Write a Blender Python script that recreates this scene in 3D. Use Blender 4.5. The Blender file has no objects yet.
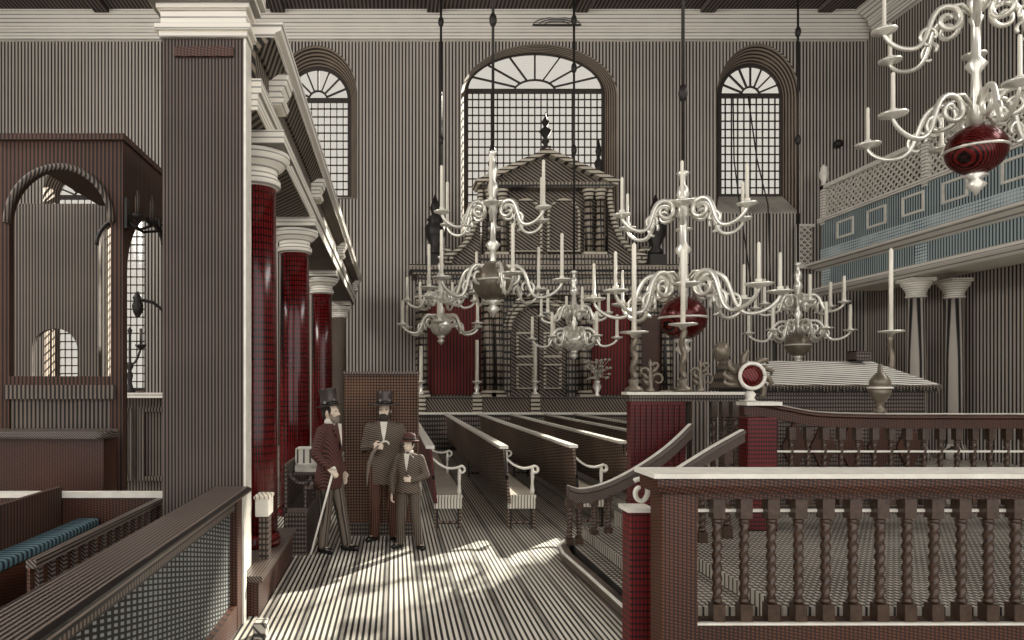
import bpy, bmesh, math, random
from mathutils import Vector, Matrix
random.seed(7)
PI = math.pi
S = bpy.context.scene
COL = S.collection
F, CX, CY, EYE = 700.0, 395.0, 385.0, 1.9

def P(px, py, Y):
    return Vector(((px - CX) * Y / F, Y, EYE - (py - CY) * Y / F))

# ------------------------------------------------------------------ materials
def lin(c):
    return tuple((x / 255 / 12.92) if x / 255 <= 0.04045 else ((x / 255 + 0.055) / 1.055) ** 2.4 for x in c)

def hatch(name, light, dark, u=(1, 1, 0), p=.05, duty=.5, v=None, pv=None, rough=.75, metal=0.0, var=.35, wob=.5, soft=.45, nscale=1.5, dv=None):
    """engraved surface: parallel dark lines (and a second crossing set) fixed in the object's own space"""
    m = bpy.data.materials.new(name); m.use_nodes = True
    nt = m.node_tree; N = nt.nodes; L = nt.links
    b = N['Principled BSDF']
    b.inputs['Roughness'].default_value = rough; b.inputs['Metallic'].default_value = metal
    tc = N.new('ShaderNodeTexCoord')
    nz = N.new('ShaderNodeTexNoise'); nz.inputs['Scale'].default_value = nscale; nz.inputs['Detail'].default_value = 3
    L.new(tc.outputs['Object'], nz.inputs['Vector'])
    def M(op, a, bb=None):
        n = N.new('ShaderNodeMath'); n.operation = op
        for i, x in enumerate((a, bb)):
            if x is None: continue
            if isinstance(x, (int, float)): n.inputs[i].default_value = x
            else: L.new(x, n.inputs[i])
        return n.outputs[0]
    def lines(uu, pp, thr0):
        d = N.new('ShaderNodeVectorMath'); d.operation = 'DOT_PRODUCT'
        L.new(tc.outputs['Object'], d.inputs[0]); d.inputs[1].default_value = uu
        s = M('MULTIPLY', d.outputs['Value'], 2 * PI / pp)
        s = M('ADD', s, M('MULTIPLY', nz.outputs[0], wob * 6))
        s = M('SINE', s)
        thr = M('ADD', M('MULTIPLY', M('SUBTRACT', nz.outputs[0], .5), var * 4), thr0)
        s = M('SUBTRACT', s, thr)
        mr = N.new('ShaderNodeMapRange'); mr.interpolation_type = 'SMOOTHSTEP'
        mr.inputs[1].default_value = -soft; mr.inputs[2].default_value = soft
        L.new(s, mr.inputs[0])
        return mr.outputs[0]
    fac = lines(u, p, math.cos(PI * duty))
    if v is not None:
        fac = M('MULTIPLY', fac, lines(v, pv or p, math.cos(PI * (dv or duty))))
    mx = N.new('ShaderNodeMix'); mx.data_type = 'RGBA'
    L.new(fac, mx.inputs[0])
    mx.inputs[6].default_value = (*[q * .5 for q in lin(dark)], 1); mx.inputs[7].default_value = (*lin(light), 1)
    L.new(mx.outputs[2], b.inputs['Base Color'])
    return m

def plain(name, c, rough=.7, metal=0.0, var=.12, nscale=8):
    m = bpy.data.materials.new(name); m.use_nodes = True
    nt = m.node_tree; b = nt.nodes['Principled BSDF']
    b.inputs['Roughness'].default_value = rough; b.inputs['Metallic'].default_value = metal
    nz = nt.nodes.new('ShaderNodeTexNoise'); nz.inputs['Scale'].default_value = nscale
    tc = nt.nodes.new('ShaderNodeTexCoord'); nt.links.new(tc.outputs['Object'], nz.inputs['Vector'])
    mx = nt.nodes.new('ShaderNodeMix'); mx.data_type = 'RGBA'
    l = lin(c)
    mx.inputs[6].default_value = (*[x * (1 - var * 2) for x in l], 1); mx.inputs[7].default_value = (*[min(1, x * (1 + var * 2)) for x in l], 1)
    nt.links.new(nz.outputs[0], mx.inputs[0]); nt.links.new(mx.outputs[2], b.inputs['Base Color'])
    return m

M = {}
M['wall'] = hatch('wall plaster', (186, 177, 167), (47, 44, 43), p=.105, duty=.52, var=.28, wob=.06, nscale=.25)
M['pier'] = hatch('pier stone', (104, 90, 82), (28, 21, 19), p=.028, duty=.5, wob=.12, nscale=1.2)
M['aisle'] = hatch('aisle panelling', (120, 108, 98), (36, 30, 28), u=(1, 1, 0), p=.048, duty=.5, wob=.08, nscale=.8)
M['porch'] = hatch('porch timber', (88, 58, 44), (36, 22, 17), u=(1, 1, 0), p=.045, duty=.5, wob=.1)
M['white'] = hatch('pale moulding', (238, 232, 222), (150, 146, 140), u=(0, 0, 1), p=.085, duty=.78, wob=.03, var=.1)
M['whitefine'] = hatch('pale stone', (236, 230, 218), (122, 116, 108), u=(0, 0, 1), p=.055, duty=.8, wob=.03, var=.1)
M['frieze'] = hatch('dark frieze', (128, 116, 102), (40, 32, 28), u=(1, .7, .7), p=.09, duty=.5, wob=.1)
M['redcol'] = hatch('red marbled shaft', (104, 15, 17), (34, 7, 8), u=(1.3, 1, 0), p=.042, v=(0, 0, 1), pv=.07, dv=.8, duty=.6, rough=.22, wob=.08, var=.5)
M['ceil'] = hatch('ceiling boards', (110, 98, 92), (34, 26, 26), u=(1, 0, 0), p=.12, duty=.5, wob=.1)
M['floor'] = hatch('floor boards', (218, 212, 198), (42, 36, 33), u=(1, 0, 0), p=.046, duty=.55, v=(1, 0, 0), pv=.322, dv=.93, wob=.05, var=.15, nscale=.9, rough=.6)
M['deck'] = hatch('platform boards', (184, 176, 162), (52, 47, 44), u=(0, 1, 0), p=.07, v=(1, 0, 0), pv=.05, duty=.62, wob=.15)
M['dark'] = hatch('dark oak', (118, 102, 90), (32, 25, 23), u=(1, 1, 0), p=.034, v=(0, 0, 1), pv=.05, duty=.6, wob=.25, rough=.5)
M['darkfar'] = hatch('dark oak far', (122, 108, 95), (34, 28, 25), u=(1, 1, 0), p=.07, v=(0, 0, 1), pv=.13, duty=.6, wob=.3, rough=.55)
M['brown'] = hatch('brown oak', (98, 56, 36), (44, 22, 13), u=(1, 1, 0), p=.028, v=(.2, .2, 1), pv=.022, duty=.62, wob=.2, rough=.5)
M['redwood'] = hatch('red stained oak', (116, 15, 16), (44, 8, 10), u=(1, 1, 0), p=.026, v=(0, 0, 1), pv=.045, duty=.66, wob=.12, rough=.5)
M['pale'] = hatch('pale wood', (232, 224, 208), (96, 88, 80), u=(1, .3, 0), p=.04, duty=.74, wob=.2, rough=.4)  # pale base colour with thin darker lines
M['edge'] = plain('pale trim and lit edge', (236, 229, 217), rough=.4)  # pale trim colour; on rail tops it puts window light into the colour
M['cap'] = hatch('parapet cap', (122, 108, 99), (30, 24, 22), u=(1, 0, 1), p=.026, duty=.5, wob=.12, rough=.4)
M['cane'] = hatch('woven cane', (142, 146, 142), (34, 30, 28), u=(0, 1, 0), p=.075, v=(0, .25, 1), pv=.03, duty=.55, wob=.2)
M['brass'] = plain('pale brass', (242, 234, 222), rough=.3, metal=.55, var=.12)
M['redbrass'] = hatch('red brass', (104, 24, 22), (34, 8, 8), u=(1, .5, .6), p=.035, duty=.6, rough=.22, metal=.4, wob=.5)
M['iron'] = plain('dark iron', (40, 36, 34), rough=.5, metal=.3)
M['candle'] = plain('candle wax', (242, 236, 220), rough=.4, var=.04)
M['blue'] = hatch('blue grey paint', (176, 192, 194), (50, 66, 72), u=(1, 1, 0), p=.085, duty=.56, wob=.08, var=.15)
M['bluepale'] = hatch('pale blue band', (214, 226, 228), (120, 148, 158), u=(1, 1, 0), p=.08, v=(0, 0, 1), pv=.08, duty=.8)
M['arkwood'] = hatch('ark oak', (156, 144, 128), (38, 32, 29), u=(1, 1, 0), p=.105, v=(0, 0, 1), pv=.2, duty=.64, wob=.4, rough=.5)
M['arkdark'] = hatch('ark dark panel', (136, 124, 112), (36, 30, 28), u=(.7, .7, 1), p=.11, duty=.5, wob=.5)
M['arkred'] = hatch('ark red hanging', (108, 27, 22), (50, 13, 11), u=(1, 1, 0), p=.1, duty=.58, wob=.2, var=.5)
M['arkline'] = hatch('ark pale moulding', (200, 190, 172), (66, 58, 51), u=(0, 0, 1), p=.12, duty=.6, wob=.2)
M['cloth'] = hatch('pale cloth', (216, 212, 202), (96, 92, 88), u=(.1, .2, 1), p=.05, duty=.62, wob=.5)
M['screen'] = hatch('screen boards', (126, 92, 70), (44, 29, 22), u=(1, 0, 0), p=.036, v=(0, 0, 1), pv=.036, duty=.64, wob=.2)
M['skin'] = plain('skin', (226, 208, 188), rough=.6, var=.06)
M['coatred'] = hatch('red brown cloth', (98, 56, 48), (42, 20, 20), u=(1, .4, .6), p=.024, duty=.55, wob=.06, var=.15)
M['coatgrey'] = hatch('brown grey cloth', (120, 106, 92), (40, 32, 28), u=(.4, .4, 1), p=.026, duty=.55, wob=.06, var=.15)
M['trouser'] = hatch('grey trouser cloth', (112, 100, 88), (56, 48, 42), u=(1, .2, 0), p=.024, duty=.55, wob=.05, var=.15)
M['coatbrown'] = hatch('dark brown cloth', (104, 66, 50), (42, 25, 18), u=(1, .3, 0), p=.024, duty=.55, wob=.05, var=.15)
M['black'] = plain('black felt', (62, 54, 50), rough=.32)
M['shoe'] = plain('black shoe leather', (30, 26, 25), rough=.2)
M['shirt'] = plain('white linen', (226, 220, 208))
M['hair'] = plain('dark hair', (46, 36, 30)); M['beard'] = plain('grey beard', (128, 116, 104), var=.3, nscale=40)
M['eye'] = plain('eye', (24, 20, 18), rough=.2)
M['paper'] = plain('book paper', (238, 232, 218))
M['leather'] = hatch('pale book cloth', (236, 230, 218), (60, 52, 48), u=(1, 0, 0), p=.075, duty=.72, wob=.05, var=.1)
M['bookdark'] = plain('dark book cloth', (60, 44, 38))
M['leaf'] = plain('pale leaf', (176, 172, 158), var=.3)
M['sill'] = hatch('speckled sill stone', (206, 200, 188), (80, 76, 70), u=(1, 0, 1), p=.09, v=(0, 1, 1), pv=.09, duty=.72)
M['reveal'] = hatch('window reveal plaster', (156, 140, 124), (44, 35, 32), u=(0, 1, 0), p=.13, duty=.52, wob=.2)
M['lead'] = plain('window bars', (58, 52, 48))
M['bench'] = hatch('bench oak', (140, 116, 98), (34, 26, 22), u=(0, .12, 1), p=.045, v=(1, 1, 0), pv=.09, duty=.62, wob=.2, rough=.5)
M['turned'] = plain('turned dark oak', (70, 53, 42), rough=.28, var=.4, nscale=30)
M['darkbrass'] = plain('tarnished brass', (120, 110, 96), rough=.35, metal=.35, var=.3)
def glass():
    m = bpy.data.materials.new('window glass'); m.use_nodes = True
    nt = m.node_tree; nt.nodes.remove(nt.nodes['Principled BSDF'])
    t = nt.nodes.new('ShaderNodeBsdfTransparent'); t.inputs[0].default_value = (.635, .628, .602, 1)
    g = nt.nodes.new('ShaderNodeBsdfGlossy'); g.inputs['Roughness'].default_value = .1
    x = nt.nodes.new('ShaderNodeMixShader'); x.inputs[0].default_value = .06
    nt.links.new(t.outputs[0], x.inputs[1]); nt.links.new(g.outputs[0], x.inputs[2])
    nt.links.new(x.outputs[0], nt.nodes['Material Output'].inputs[0])
    return m
M['cushion'] = hatch('blue cushion', (92, 124, 134), (34, 46, 52), u=(0, 1, 0), p=.06, duty=.5)
M['glass'] = glass()

# ------------------------------------------------------------------ mesh builder
class MB:
    def __init__(s): s.v = []; s.f = []; s.sm = []
    def add(s, vs, fs, smooth=False):
        b = len(s.v); s.v += [Vector(x) for x in vs]
        s.f += [tuple(b + i for i in f) for f in fs]; s.sm += [smooth] * len(fs); return s
    def box(s, x0, x1, y0, y1, z0, z1):
        return s.add([(x0, y0, z0), (x1, y0, z0), (x1, y1, z0), (x0, y1, z0), (x0, y0, z1), (x1, y0, z1), (x1, y1, z1), (x0, y1, z1)],
              [(0, 3, 2, 1), (4, 5, 6, 7), (0, 1, 5, 4), (1, 2, 6, 5), (2, 3, 7, 6), (3, 0, 4, 7)])
    def bar(s, a, b, w, h, up=(0, 0, 1)):
        a = Vector(a); b = Vector(b); d = (b - a).normalized(); r = d.cross(Vector(up))
        if r.length < 1e-4: r = d.cross(Vector((0, 1, 0)))
        r.normalize(); n = r.cross(d)
        vs = [p + r * i * w / 2 + n * j * h / 2 for p in (a, b) for i, j in ((-1, -1), (1, -1), (1, 1), (-1, 1))]
        return s.add(vs, [(3, 2, 1, 0), (4, 5, 6, 7), (0, 1, 5, 4), (1, 2, 6, 5), (2, 3, 7, 6), (3, 0, 4, 7)])
    def prism(s, pts, axis, a0, a1):
        n = len(pts)
        def mk(a, p): return {'x': (a, p[0], p[1]), 'y': (p[0], a, p[1]), 'z': (p[0], p[1], a)}[axis]
        vs = [mk(a0, p) for p in pts] + [mk(a1, p) for p in pts]
        return s.add(vs, [tuple(range(n)), tuple(range(2 * n - 1, n - 1, -1))] + [(i, (i + 1) % n, n + (i + 1) % n, n + i) for i in range(n)])
    def lathe(s, prof, c=(0, 0, 0), n=16, sx=1, sy=1, smooth=True, axis='z'):
        vs = []; fs = []
        for r, z in prof:
            for k in range(n):
                a = 2 * PI * k / n; q = (r * math.cos(a) * sx, r * math.sin(a) * sy, z)
                if axis == 'y': q = (q[0], z, q[1])
                vs.append((c[0] + q[0], c[1] + q[1], c[2] + q[2]))
        m = len(prof)
        for i in range(m - 1):
            for k in range(n):
                k2 = (k + 1) % n; fs.append((i * n + k, i * n + k2, (i + 1) * n + k2, (i + 1) * n + k))
        fs.append(tuple(range(n - 1, -1, -1))); fs.append(tuple((m - 1) * n + k for k in range(n)))
        return s.add(vs, fs, smooth)
    def loft(s, rings, smooth=True):
        n = len(rings[0]); vs = [p for r in rings for p in r]; fs = []
        for i in range(len(rings) - 1):
            for k in range(n):
                k2 = (k + 1) % n; fs.append((i * n + k, i * n + k2, (i + 1) * n + k2, (i + 1) * n + k))
        fs.append(tuple(range(n - 1, -1, -1))); fs.append(tuple((len(rings) - 1) * n + k for k in range(n)))
        return s.add(vs, fs, smooth)
    def ell(s, c, r, n=14, m=9):
        prof = []
        for i in range(m + 1):
            t = PI * i / m - PI / 2; prof.append((max(math.cos(t), .02), math.sin(t)))
        vs = []
        rings = [[(c[0] + q * math.cos(2 * PI * k / n) * r[0], c[1] + q * math.sin(2 * PI * k / n) * r[1], c[2] + z * r[2]) for k in range(n)] for q, z in prof]
        return s.loft(rings)
    def tube(s, pts, r, n=8, closed=False):
        pts = [Vector(p) for p in pts]; m = len(pts)
        rs = r if isinstance(r, (list, tuple)) else [r] * m
        ref = None; rings = []
        for i, p in enumerate(pts):
            d = (pts[min(i + 1, m - 1)] - pts[max(i - 1, 0)])
            if d.length < 1e-9: d = Vector((0, 0, 1))
            d.normalize()
            if ref is None:
                ref = d.cross(Vector((0, 0, 1)));
                if ref.length < 1e-3: ref = d.cross(Vector((0, 1, 0)))
            ref = ref - d * ref.dot(d)
            if ref.length < 1e-6: ref = d.orthogonal()
            ref.normalize(); b = d.cross(ref)
            rings.append([p + ref * math.cos(2 * PI * k / n) * rs[i] + b * math.sin(2 * PI * k / n) * rs[i] for k in range(n)])
        return s.loft(rings)
    def cap(s, a, b, r1, r2, n=12):
        a = Vector(a); b = Vector(b); d = b - a; L = d.length or 1e-6; d = d / L
        pts = []; rs = []
        for t in (-.98, -.75, -.4, 0): pts.append(a + d * r1 * t); rs.append(r1 * math.sqrt(1 - t * t))
        for t in (0, .4, .75, .98): pts.append(b + d * r2 * t); rs.append(r2 * math.sqrt(1 - t * t))
        return s.tube(pts, rs, n)
    def ribbon(s, pts, w, h):
        """a moulded rail of rectangular section swept along a path, kept upright"""
        pts = [Vector(p) for p in pts]; rings = []
        for i, p in enumerate(pts):
            d = pts[min(i + 1, len(pts) - 1)] - pts[max(i - 1, 0)]
            r = Vector((d.y, -d.x, 0)).normalized(); n = Vector((0, 0, 1))
            rings.append([p + r * a * w / 2 + n * b * h / 2 for a, b in ((-1, .55), (-.8, 1), (.8, 1), (1, .55), (.7, .3), (.7, -1), (-.7, -1), (-.7, .3))])
        return s.loft(rings, smooth=False)
    def twist(s, x, y, z0, z1, r, turns=3, n=10, m=30, k=2, a=.34):
        rings = []
        for i in range(m + 1):
            t = i / m; z = z0 + (z1 - z0) * t
            rings.append([(x + r * (1 + a * math.cos(k * (2 * PI * j / n - turns * PI * t))) * math.cos(2 * PI * j / n),
                           y + r * (1 + a * math.cos(k * (2 * PI * j / n - turns * PI * t))) * math.sin(2 * PI * j / n), z) for j in range(n)])
        return s.loft(rings)
    def xf(s, mat, i0=0):
        for i in range(i0, len(s.v)): s.v[i] = mat @ s.v[i]
        return s
    def mesh(s, name, off=Vector((0, 0, 0))):
        me = bpy.data.meshes.new(name)
        me.from_pydata([v - off for v in s.v], [], s.f)
        me.polygons.foreach_set('use_smooth', s.sm)
        bm = bmesh.new(); bm.from_mesh(me); bmesh.ops.recalc_face_normals(bm, faces=bm.faces); bm.to_mesh(me); bm.free()
        return me
    def build(s, name, mat, parent=None, origin=None, bevel=0):
        """ONE mesh object; coordinates are the world's (or the prototype's), the origin sits at the parent or at ORIGIN"""
        off = Vector((0, 0, 0))
        p = parent
        while p is not None: off += p.location; p = p.parent
        o = bpy.data.objects.new(name, None if False else s.mesh(name, off if parent is not None else Vector(origin or (0, 0, 0))))
        o.data.materials.append(M[mat] if isinstance(mat, str) else mat)
        COL.objects.link(o)
        if parent is not None: o.parent = parent
        elif origin is not None: o.location = origin
        if bevel:
            b = o.modifiers.new('Bevel', 'BEVEL'); b.width = bevel; b.segments = 2; b.limit_method = 'ANGLE'
        return o

def tag(o, label, cat, group=None, kind=None):
    o['label'] = label; o['category'] = cat
    if group: o['group'] = group
    if kind: o['kind'] = kind
    return o
def thing(name, loc, label, cat, group=None):
    o = bpy.data.objects.new(name, None); COL.objects.link(o); o.location = loc
    o.empty_display_size = .1; o['kind'] = 'thing'
    return tag(o, label, cat, group)
def struct(o): o['kind'] = 'structure'; return o
def copy_tree(o, parent=None):
    kids = [c for c in bpy.data.objects if c.parent == o]
    c = o.copy(); COL.objects.link(c); c.parent = parent
    for k in kids: copy_tree(k, c)
    return c

def arch_pts(cx, half, z0, zs, rise, n=20):
    pts = [(cx - half, z0), (cx + half, z0)]
    for i in range(n + 1):
        a = PI * i / n; pts.append((cx + half * math.cos(a), zs + rise * math.sin(a)))
    return pts
def plate(outer, holes, y0, y1, axis='y'):
    """slab in the X-Z plane with holes through it (filled by a 2D curve)"""
    cu = bpy.data.curves.new('plate', 'CURVE'); cu.dimensions = '2D'; cu.fill_mode = 'BOTH'; cu.extrude = abs(y1 - y0) / 2
    for pts in [outer] + holes:
        sp = cu.splines.new('POLY'); sp.points.add(len(pts) - 1); sp.use_cyclic_u = True
        for q, (a, b) in zip(sp.points, pts): q.co = (a, b, 0, 1)
    ob = bpy.data.objects.new('plate', cu); COL.objects.link(ob)
    dg = bpy.context.evaluated_depsgraph_get(); dg.update()
    me = bpy.data.meshes.new_from_object(ob.evaluated_get(dg))
    ym = (y0 + y1) / 2
    mb = MB()
    if axis == 'y': vs = [(v.co.x, ym + v.co.z, v.co.y) for v in me.vertices]
    else: vs = [(ym + v.co.z, v.co.x, v.co.y) for v in me.vertices]
    mb.add(vs, [tuple(p.vertices) for p in me.polygons])
    bpy.data.objects.remove(ob); bpy.data.curves.remove(cu); bpy.data.meshes.remove(me)
    return mb
def union(mb, name, mat, parent, voxel=.008, smooth=4):
    """closed shapes fused into one continuous skin"""
    me = mb.mesh('tmp'); ob = bpy.data.objects.new('tmp', me); COL.objects.link(ob)
    r = ob.modifiers.new('r', 'REMESH'); r.mode = 'VOXEL'; r.voxel_size = voxel; r.use_smooth_shade = True
    sm = ob.modifiers.new('s', 'SMOOTH'); sm.iterations = smooth; sm.factor = .5
    dg = bpy.context.evaluated_depsgraph_get(); dg.update()
    out = bpy.data.meshes.new_from_object(ob.evaluated_get(dg)); out.name = name
    bpy.data.objects.remove(ob); bpy.data.meshes.remove(me)
    o = bpy.data.objects.new(name, out); out.materials.clear(); out.materials.append(M[mat]); COL.objects.link(o)
    o.parent = parent
    return o

# ================================================================== the room
YB = 22.0
XL, XR, ZC, YF = -14.0, 14.8, 13.46, -4.0
struct(MB().box(XL, XR, YF, YB, -.2, 0).build('floor', 'floor'))
struct(MB().box(XL - .3, XR + .3, YF, YB + 1.2, ZC, ZC + .3).build('ceiling', 'ceil'))
# windows: (number, front centre, front half, front spring, front rise, glass centre, glass half, spring, rise, sill front, sill glass)
WN = [
    (1, -2.48, 1.30, 10.95, 1.62, -2.50, 1.02, 11.15, 1.05, 7.75, 8.0),
    (2, 4.54, 2.46, 11.0, 1.62, 4.55, 2.23, 11.45, 1.25, 6.6, 6.8),
    (3, 11.42, 1.32, 10.9, 1.72, 11.56, 1.01, 11.3, 1.0, 7.3, 8.05),
    (4, -8.5, .62, 8.3, .62, -8.5, .5, 8.3, .5, 1.6, 1.75),
    (5, -10.2, .86, 8.0, .9, -10.2, .74, 8.0, .76, 1.6, 1.75),
]
holes = [arch_pts(w[1], w[2], w[9], w[3], w[4], 28) for w in WN]
struct(plate([(XL, 0), (XR, 0), (XR, ZC), (XL, ZC)], holes, YB, YB + .06).build('wall_back', 'wall'))
struct(MB().box(XR, XR + .3, YF, YB, 0, ZC).build('wall_right', 'wall'))
struct(MB().box(XL - .3, XL, YF, YB, 0, ZC).build('wall_left', 'wall'))
YG = 22.8
for (n, c, h, zs, ri, gc, gh, gs, gr, z0, gz0) in WN:
    a = arch_pts(c, h, z0, zs, ri, 28); b = arch_pts(gc, gh, gz0, gs, gr, 28)
    w = struct(MB().build(f'window_{n}', 'reveal', None, origin=(gc, YB + .06, gz0)))
    # splayed reveal: a closed shell between the two outlines
    mb = MB(); k = len(a); big = arch_pts(c, h + .25, z0 - .25, zs, ri + .25, 28)
    vs = [(x, YB + .06, z) for x, z in a] + [(x, YG + .1, z) for x, z in b] + [(x, YG + .1, z) for x, z in big] + [(x, YB + .06, z) for x, z in big]
    fs = []
    for j in range(4):
        for i in range(k):
            i2 = (i + 1) % k; fs.append((j * k + i, j * k + i2, ((j + 1) % 4) * k + i2, ((j + 1) % 4) * k + i))
    mb.add(vs, fs).build('reveal', 'reveal', w)
    if n <= 3:
        MB().add([(c - h, YB + .06, z0), (c + h, YB + .06, z0), (gc + gh, YG, gz0), (gc - gh, YG, gz0),
                  (c - h, YB + .06, z0 + .03), (c + h, YB + .06, z0 + .03), (gc + gh, YG, gz0 + .03), (gc - gh, YG, gz0 + .03)],
                 [(0, 3, 2, 1), (4, 5, 6, 7), (0, 1, 5, 4), (1, 2, 6, 5), (2, 3, 7, 6), (3, 0, 4, 7)]).build('sill', 'sill', w)
        # splayed jamb facing
    plate(b, [], YG + .02, YG + .03).build('pane', 'glass', w)
    fr = MB(); ph = .2 if n != 2 else .2; t = .036
    nx = max(3, round(2 * gh / ph)); nz = max(4, round((gs - gz0) / .265))
    for i in range(1, nx):
        x = gc - gh + 2 * gh * i / nx; fr.box(x - t / 2, x + t / 2, YG - .03, YG + .01, gz0, gs)
    for i in range(1, nz):
        z = gz0 + (gs - gz0) * i / nz; fr.box(gc - gh, gc + gh, YG - .03, YG + .01, z - t / 2, z + t / 2)
    fr.build('muntin_lattice', 'lead', w)
    fr = MB().box(gc - gh, gc + gh, YG - .08, YG + .01, gs - .07, gs + .07)
    hub = .3 * gh
    for i in range(1, 8):
        a_ = PI * i / 8; dx, dz = math.cos(a_), math.sin(a_)
        fr.bar((gc + hub * dx, YG - .02, gs + hub * dz * gr / gh), (gc + gh * dx, YG - .02, gs + gr * dz), .05, .06, (0, 1, 0))
    fr.tube([(gc + hub * math.cos(PI * i / 14), YG - .02, gs + hub * gr / gh * math.sin(PI * i / 14)) for i in range(15)], .035, 6)
    fr.build('fanlight_bars', 'lead', w)
    fo = arch_pts(gc, gh + .06, gz0 - .06, gs, gr + .06, 28); fi = arch_pts(gc, gh - .06, gz0 + .06, gs, gr - .06, 28)
    plate(fo, [fi], YG - .06, YG + .015).build('frame', 'lead', w)
# cornice of the back wall, the right wall, and ceiling ribs
cz = [(0, 12.7), (-.1, 12.72), (-.14, 12.9), (-.2, 12.94), (-.22, 13.1), (-.34, 13.22), (-.45, 13.36), (-.5, 13.38), (-.5, 13.45), (0, 13.45)]
struct(MB().prism([(YB + y, z) for y, z in cz], 'x', XL, XR).build('trim_1', 'white'))
struct(MB().prism([(XR + y * 1.3, z) for y, z in cz], 'y', YF, YB - .5).build('trim_2', 'white'))
fan = MB()
for r in (.3, .45, .6):
    fan.tube([(P(558, 16, 21.5).x + r * 1.2 * math.cos(PI * i / 16), 21.64, 13.05 + r * .36 * math.sin(PI * i / 16)) for i in range(17)], .014, 5)
fan.box(P(558, 16, 21.5).x - .75, P(558, 16, 21.5).x + .75, 21.62, 21.7, 13.03, 13.05)
tag(fan.build('fan_ornament', 'iron', None, origin=(P(558, 16, 21.5).x, 21.65, 13.05)), 'small dark fan shaped ornament on the white cornice over the tall middle window', 'ornament')
for i, x in enumerate((-9, -3.6, 1.2, 5.7, 9.6, 13.2)):
    struct(MB().box(x - .22, x + .22, YF, YB - .5, ZC - .12, ZC).build(f'trim_{i + 3}', 'ceil'))

# ================================================================== colonnade at the aisle
ent = thing('entablature', (-1.5, 13.4, 4.3), 'long white moulded entablature lying over the row of red columns', 'entablature')
Y0, Y1 = 6.12, 20.9
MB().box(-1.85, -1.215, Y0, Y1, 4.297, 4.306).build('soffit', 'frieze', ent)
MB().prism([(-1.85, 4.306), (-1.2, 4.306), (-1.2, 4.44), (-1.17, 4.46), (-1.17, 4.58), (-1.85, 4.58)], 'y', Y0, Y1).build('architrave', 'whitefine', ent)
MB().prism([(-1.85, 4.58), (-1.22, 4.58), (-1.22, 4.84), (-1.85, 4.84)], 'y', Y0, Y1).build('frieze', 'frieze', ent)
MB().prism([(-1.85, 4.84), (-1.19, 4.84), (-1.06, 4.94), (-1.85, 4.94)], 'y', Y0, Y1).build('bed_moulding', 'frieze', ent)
MB().prism([(-1.85, 4.94), (-1.05, 4.94), (-1.05, 4.98), (-1.0, 5.0), (-.98, 5.07), (-1.85, 5.07)], 'y', Y0, Y1).build('cornice', 'white', ent)
cols = [(-1.385, 6.9, 'first and largest red column, beside the big square pier'),
        (-1.475, 10.3, 'second red column from the square pier, standing behind the books'),
        (-1.555, 14.9, 'third red column from the pier, behind the man with the cane'),
        (-1.62, 20.2, 'last grey-brown column of the colonnade, near the far wall')]
for i, (x, y, lab) in enumerate(cols):
    for k in (0,):
        br = MB()
        pts = [(-1.22, 4.6), (-1.1, 4.6), (-1.06, 4.66), (-1.1, 4.72), (-1.05, 4.8), (-1.02, 4.9), (-1.22, 4.9)]
        br.prism(pts, 'y', y - .16, y + .16).build('bracket', 'whitefine', ent, bevel=.01)
    c = thing('column', (x, y, 0), lab, 'column', 'columns of the aisle colonnade')
    r = .225
    zb0 = .332 if i == 0 else 0
    MB().lathe([(r + .03, zb0), (r + .035, zb0 + .05), (r + .02, zb0 + .1), (r, zb0 + .13)], (x, y, 0), 24).build('base', 'redcol' if i < 3 else 'coatgrey', c)
    MB().lathe([(r, zb0 + .13), (r, 1.4), (r * .97, 2.6), (r * .93, 3.82)], (x, y, 0), 28).build('shaft', 'redcol' if i < 3 else 'coatgrey', c)
    MB().lathe([(r * .93, 3.82), (r + .03, 3.84), (r + .03, 3.9), (r, 3.93), (r, 4.0), (r + .06, 4.03), (r + .12, 4.1), (r + .12, 4.15), (r + .08, 4.16), (r + .02, 4.17)], (x, y, 0), 28).build('capital', 'whitefine', c)
    MB().box(x - r - .12, x + r + .12, y - r - .12, y + r + .12, 4.165, 4.295).build('abacus', 'whitefine', c, bevel=.012)

pr = thing('pier', (-1.61, 6.03, 0), 'big square brown-grey pier with a white moulded capital at the end of the colonnade', 'pier')
MB().box(-1.96, -1.27, 5.9, 6.115, 0, 4.82).build('shaft', 'pier', pr)
MB().box(-1.275, -1.255, 5.895, 6.115, 0, 4.82).build('side_strip', 'edge', pr)  # pale strip covering the pier's whole narrow side face
MB().box(-1.85, -1.36, 5.87, 5.9, 4.66, 4.74).build('neck_band', 'brown', pr)
def ring(dx0, dx1, z0, z1): return (dx0, dx1, z0, z1)
cp = MB()
for d, z0, z1 in ((.03, 4.82, 4.87), (.06, 4.87, 4.92), (.02, 4.92, 5.06), (.05, 5.06, 5.1), (.1, 5.1, 5.15), (.14, 5.15, 5.3)):
    cp.box(-1.95 - d, -1.27 + d, 5.9 - d, 6.115, z0, z1)
cp.build('capital', 'whitefine', pr)

pl = MB().box(-1.7, -1.13, 5.72, 7.7, 0, .3)
plo = thing('footpace', (-1.4, 6.7, 0), 'low red-brown wooden step running along the foot of the pier and first column', 'step')
def ell_shape(a, b, c): return [(-1.25, a), (b, a), (b, c), (-1.75, c), (-1.75, 6.13), (-1.25, 6.13)]
MB().prism(ell_shape(5.75, -1.12, 7.66), 'z', 0, .28).build('riser', 'brown', plo)
MB().prism(ell_shape(5.74, -1.09, 7.7), 'z', .28, .33).build('tread', 'cap', plo)

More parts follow.
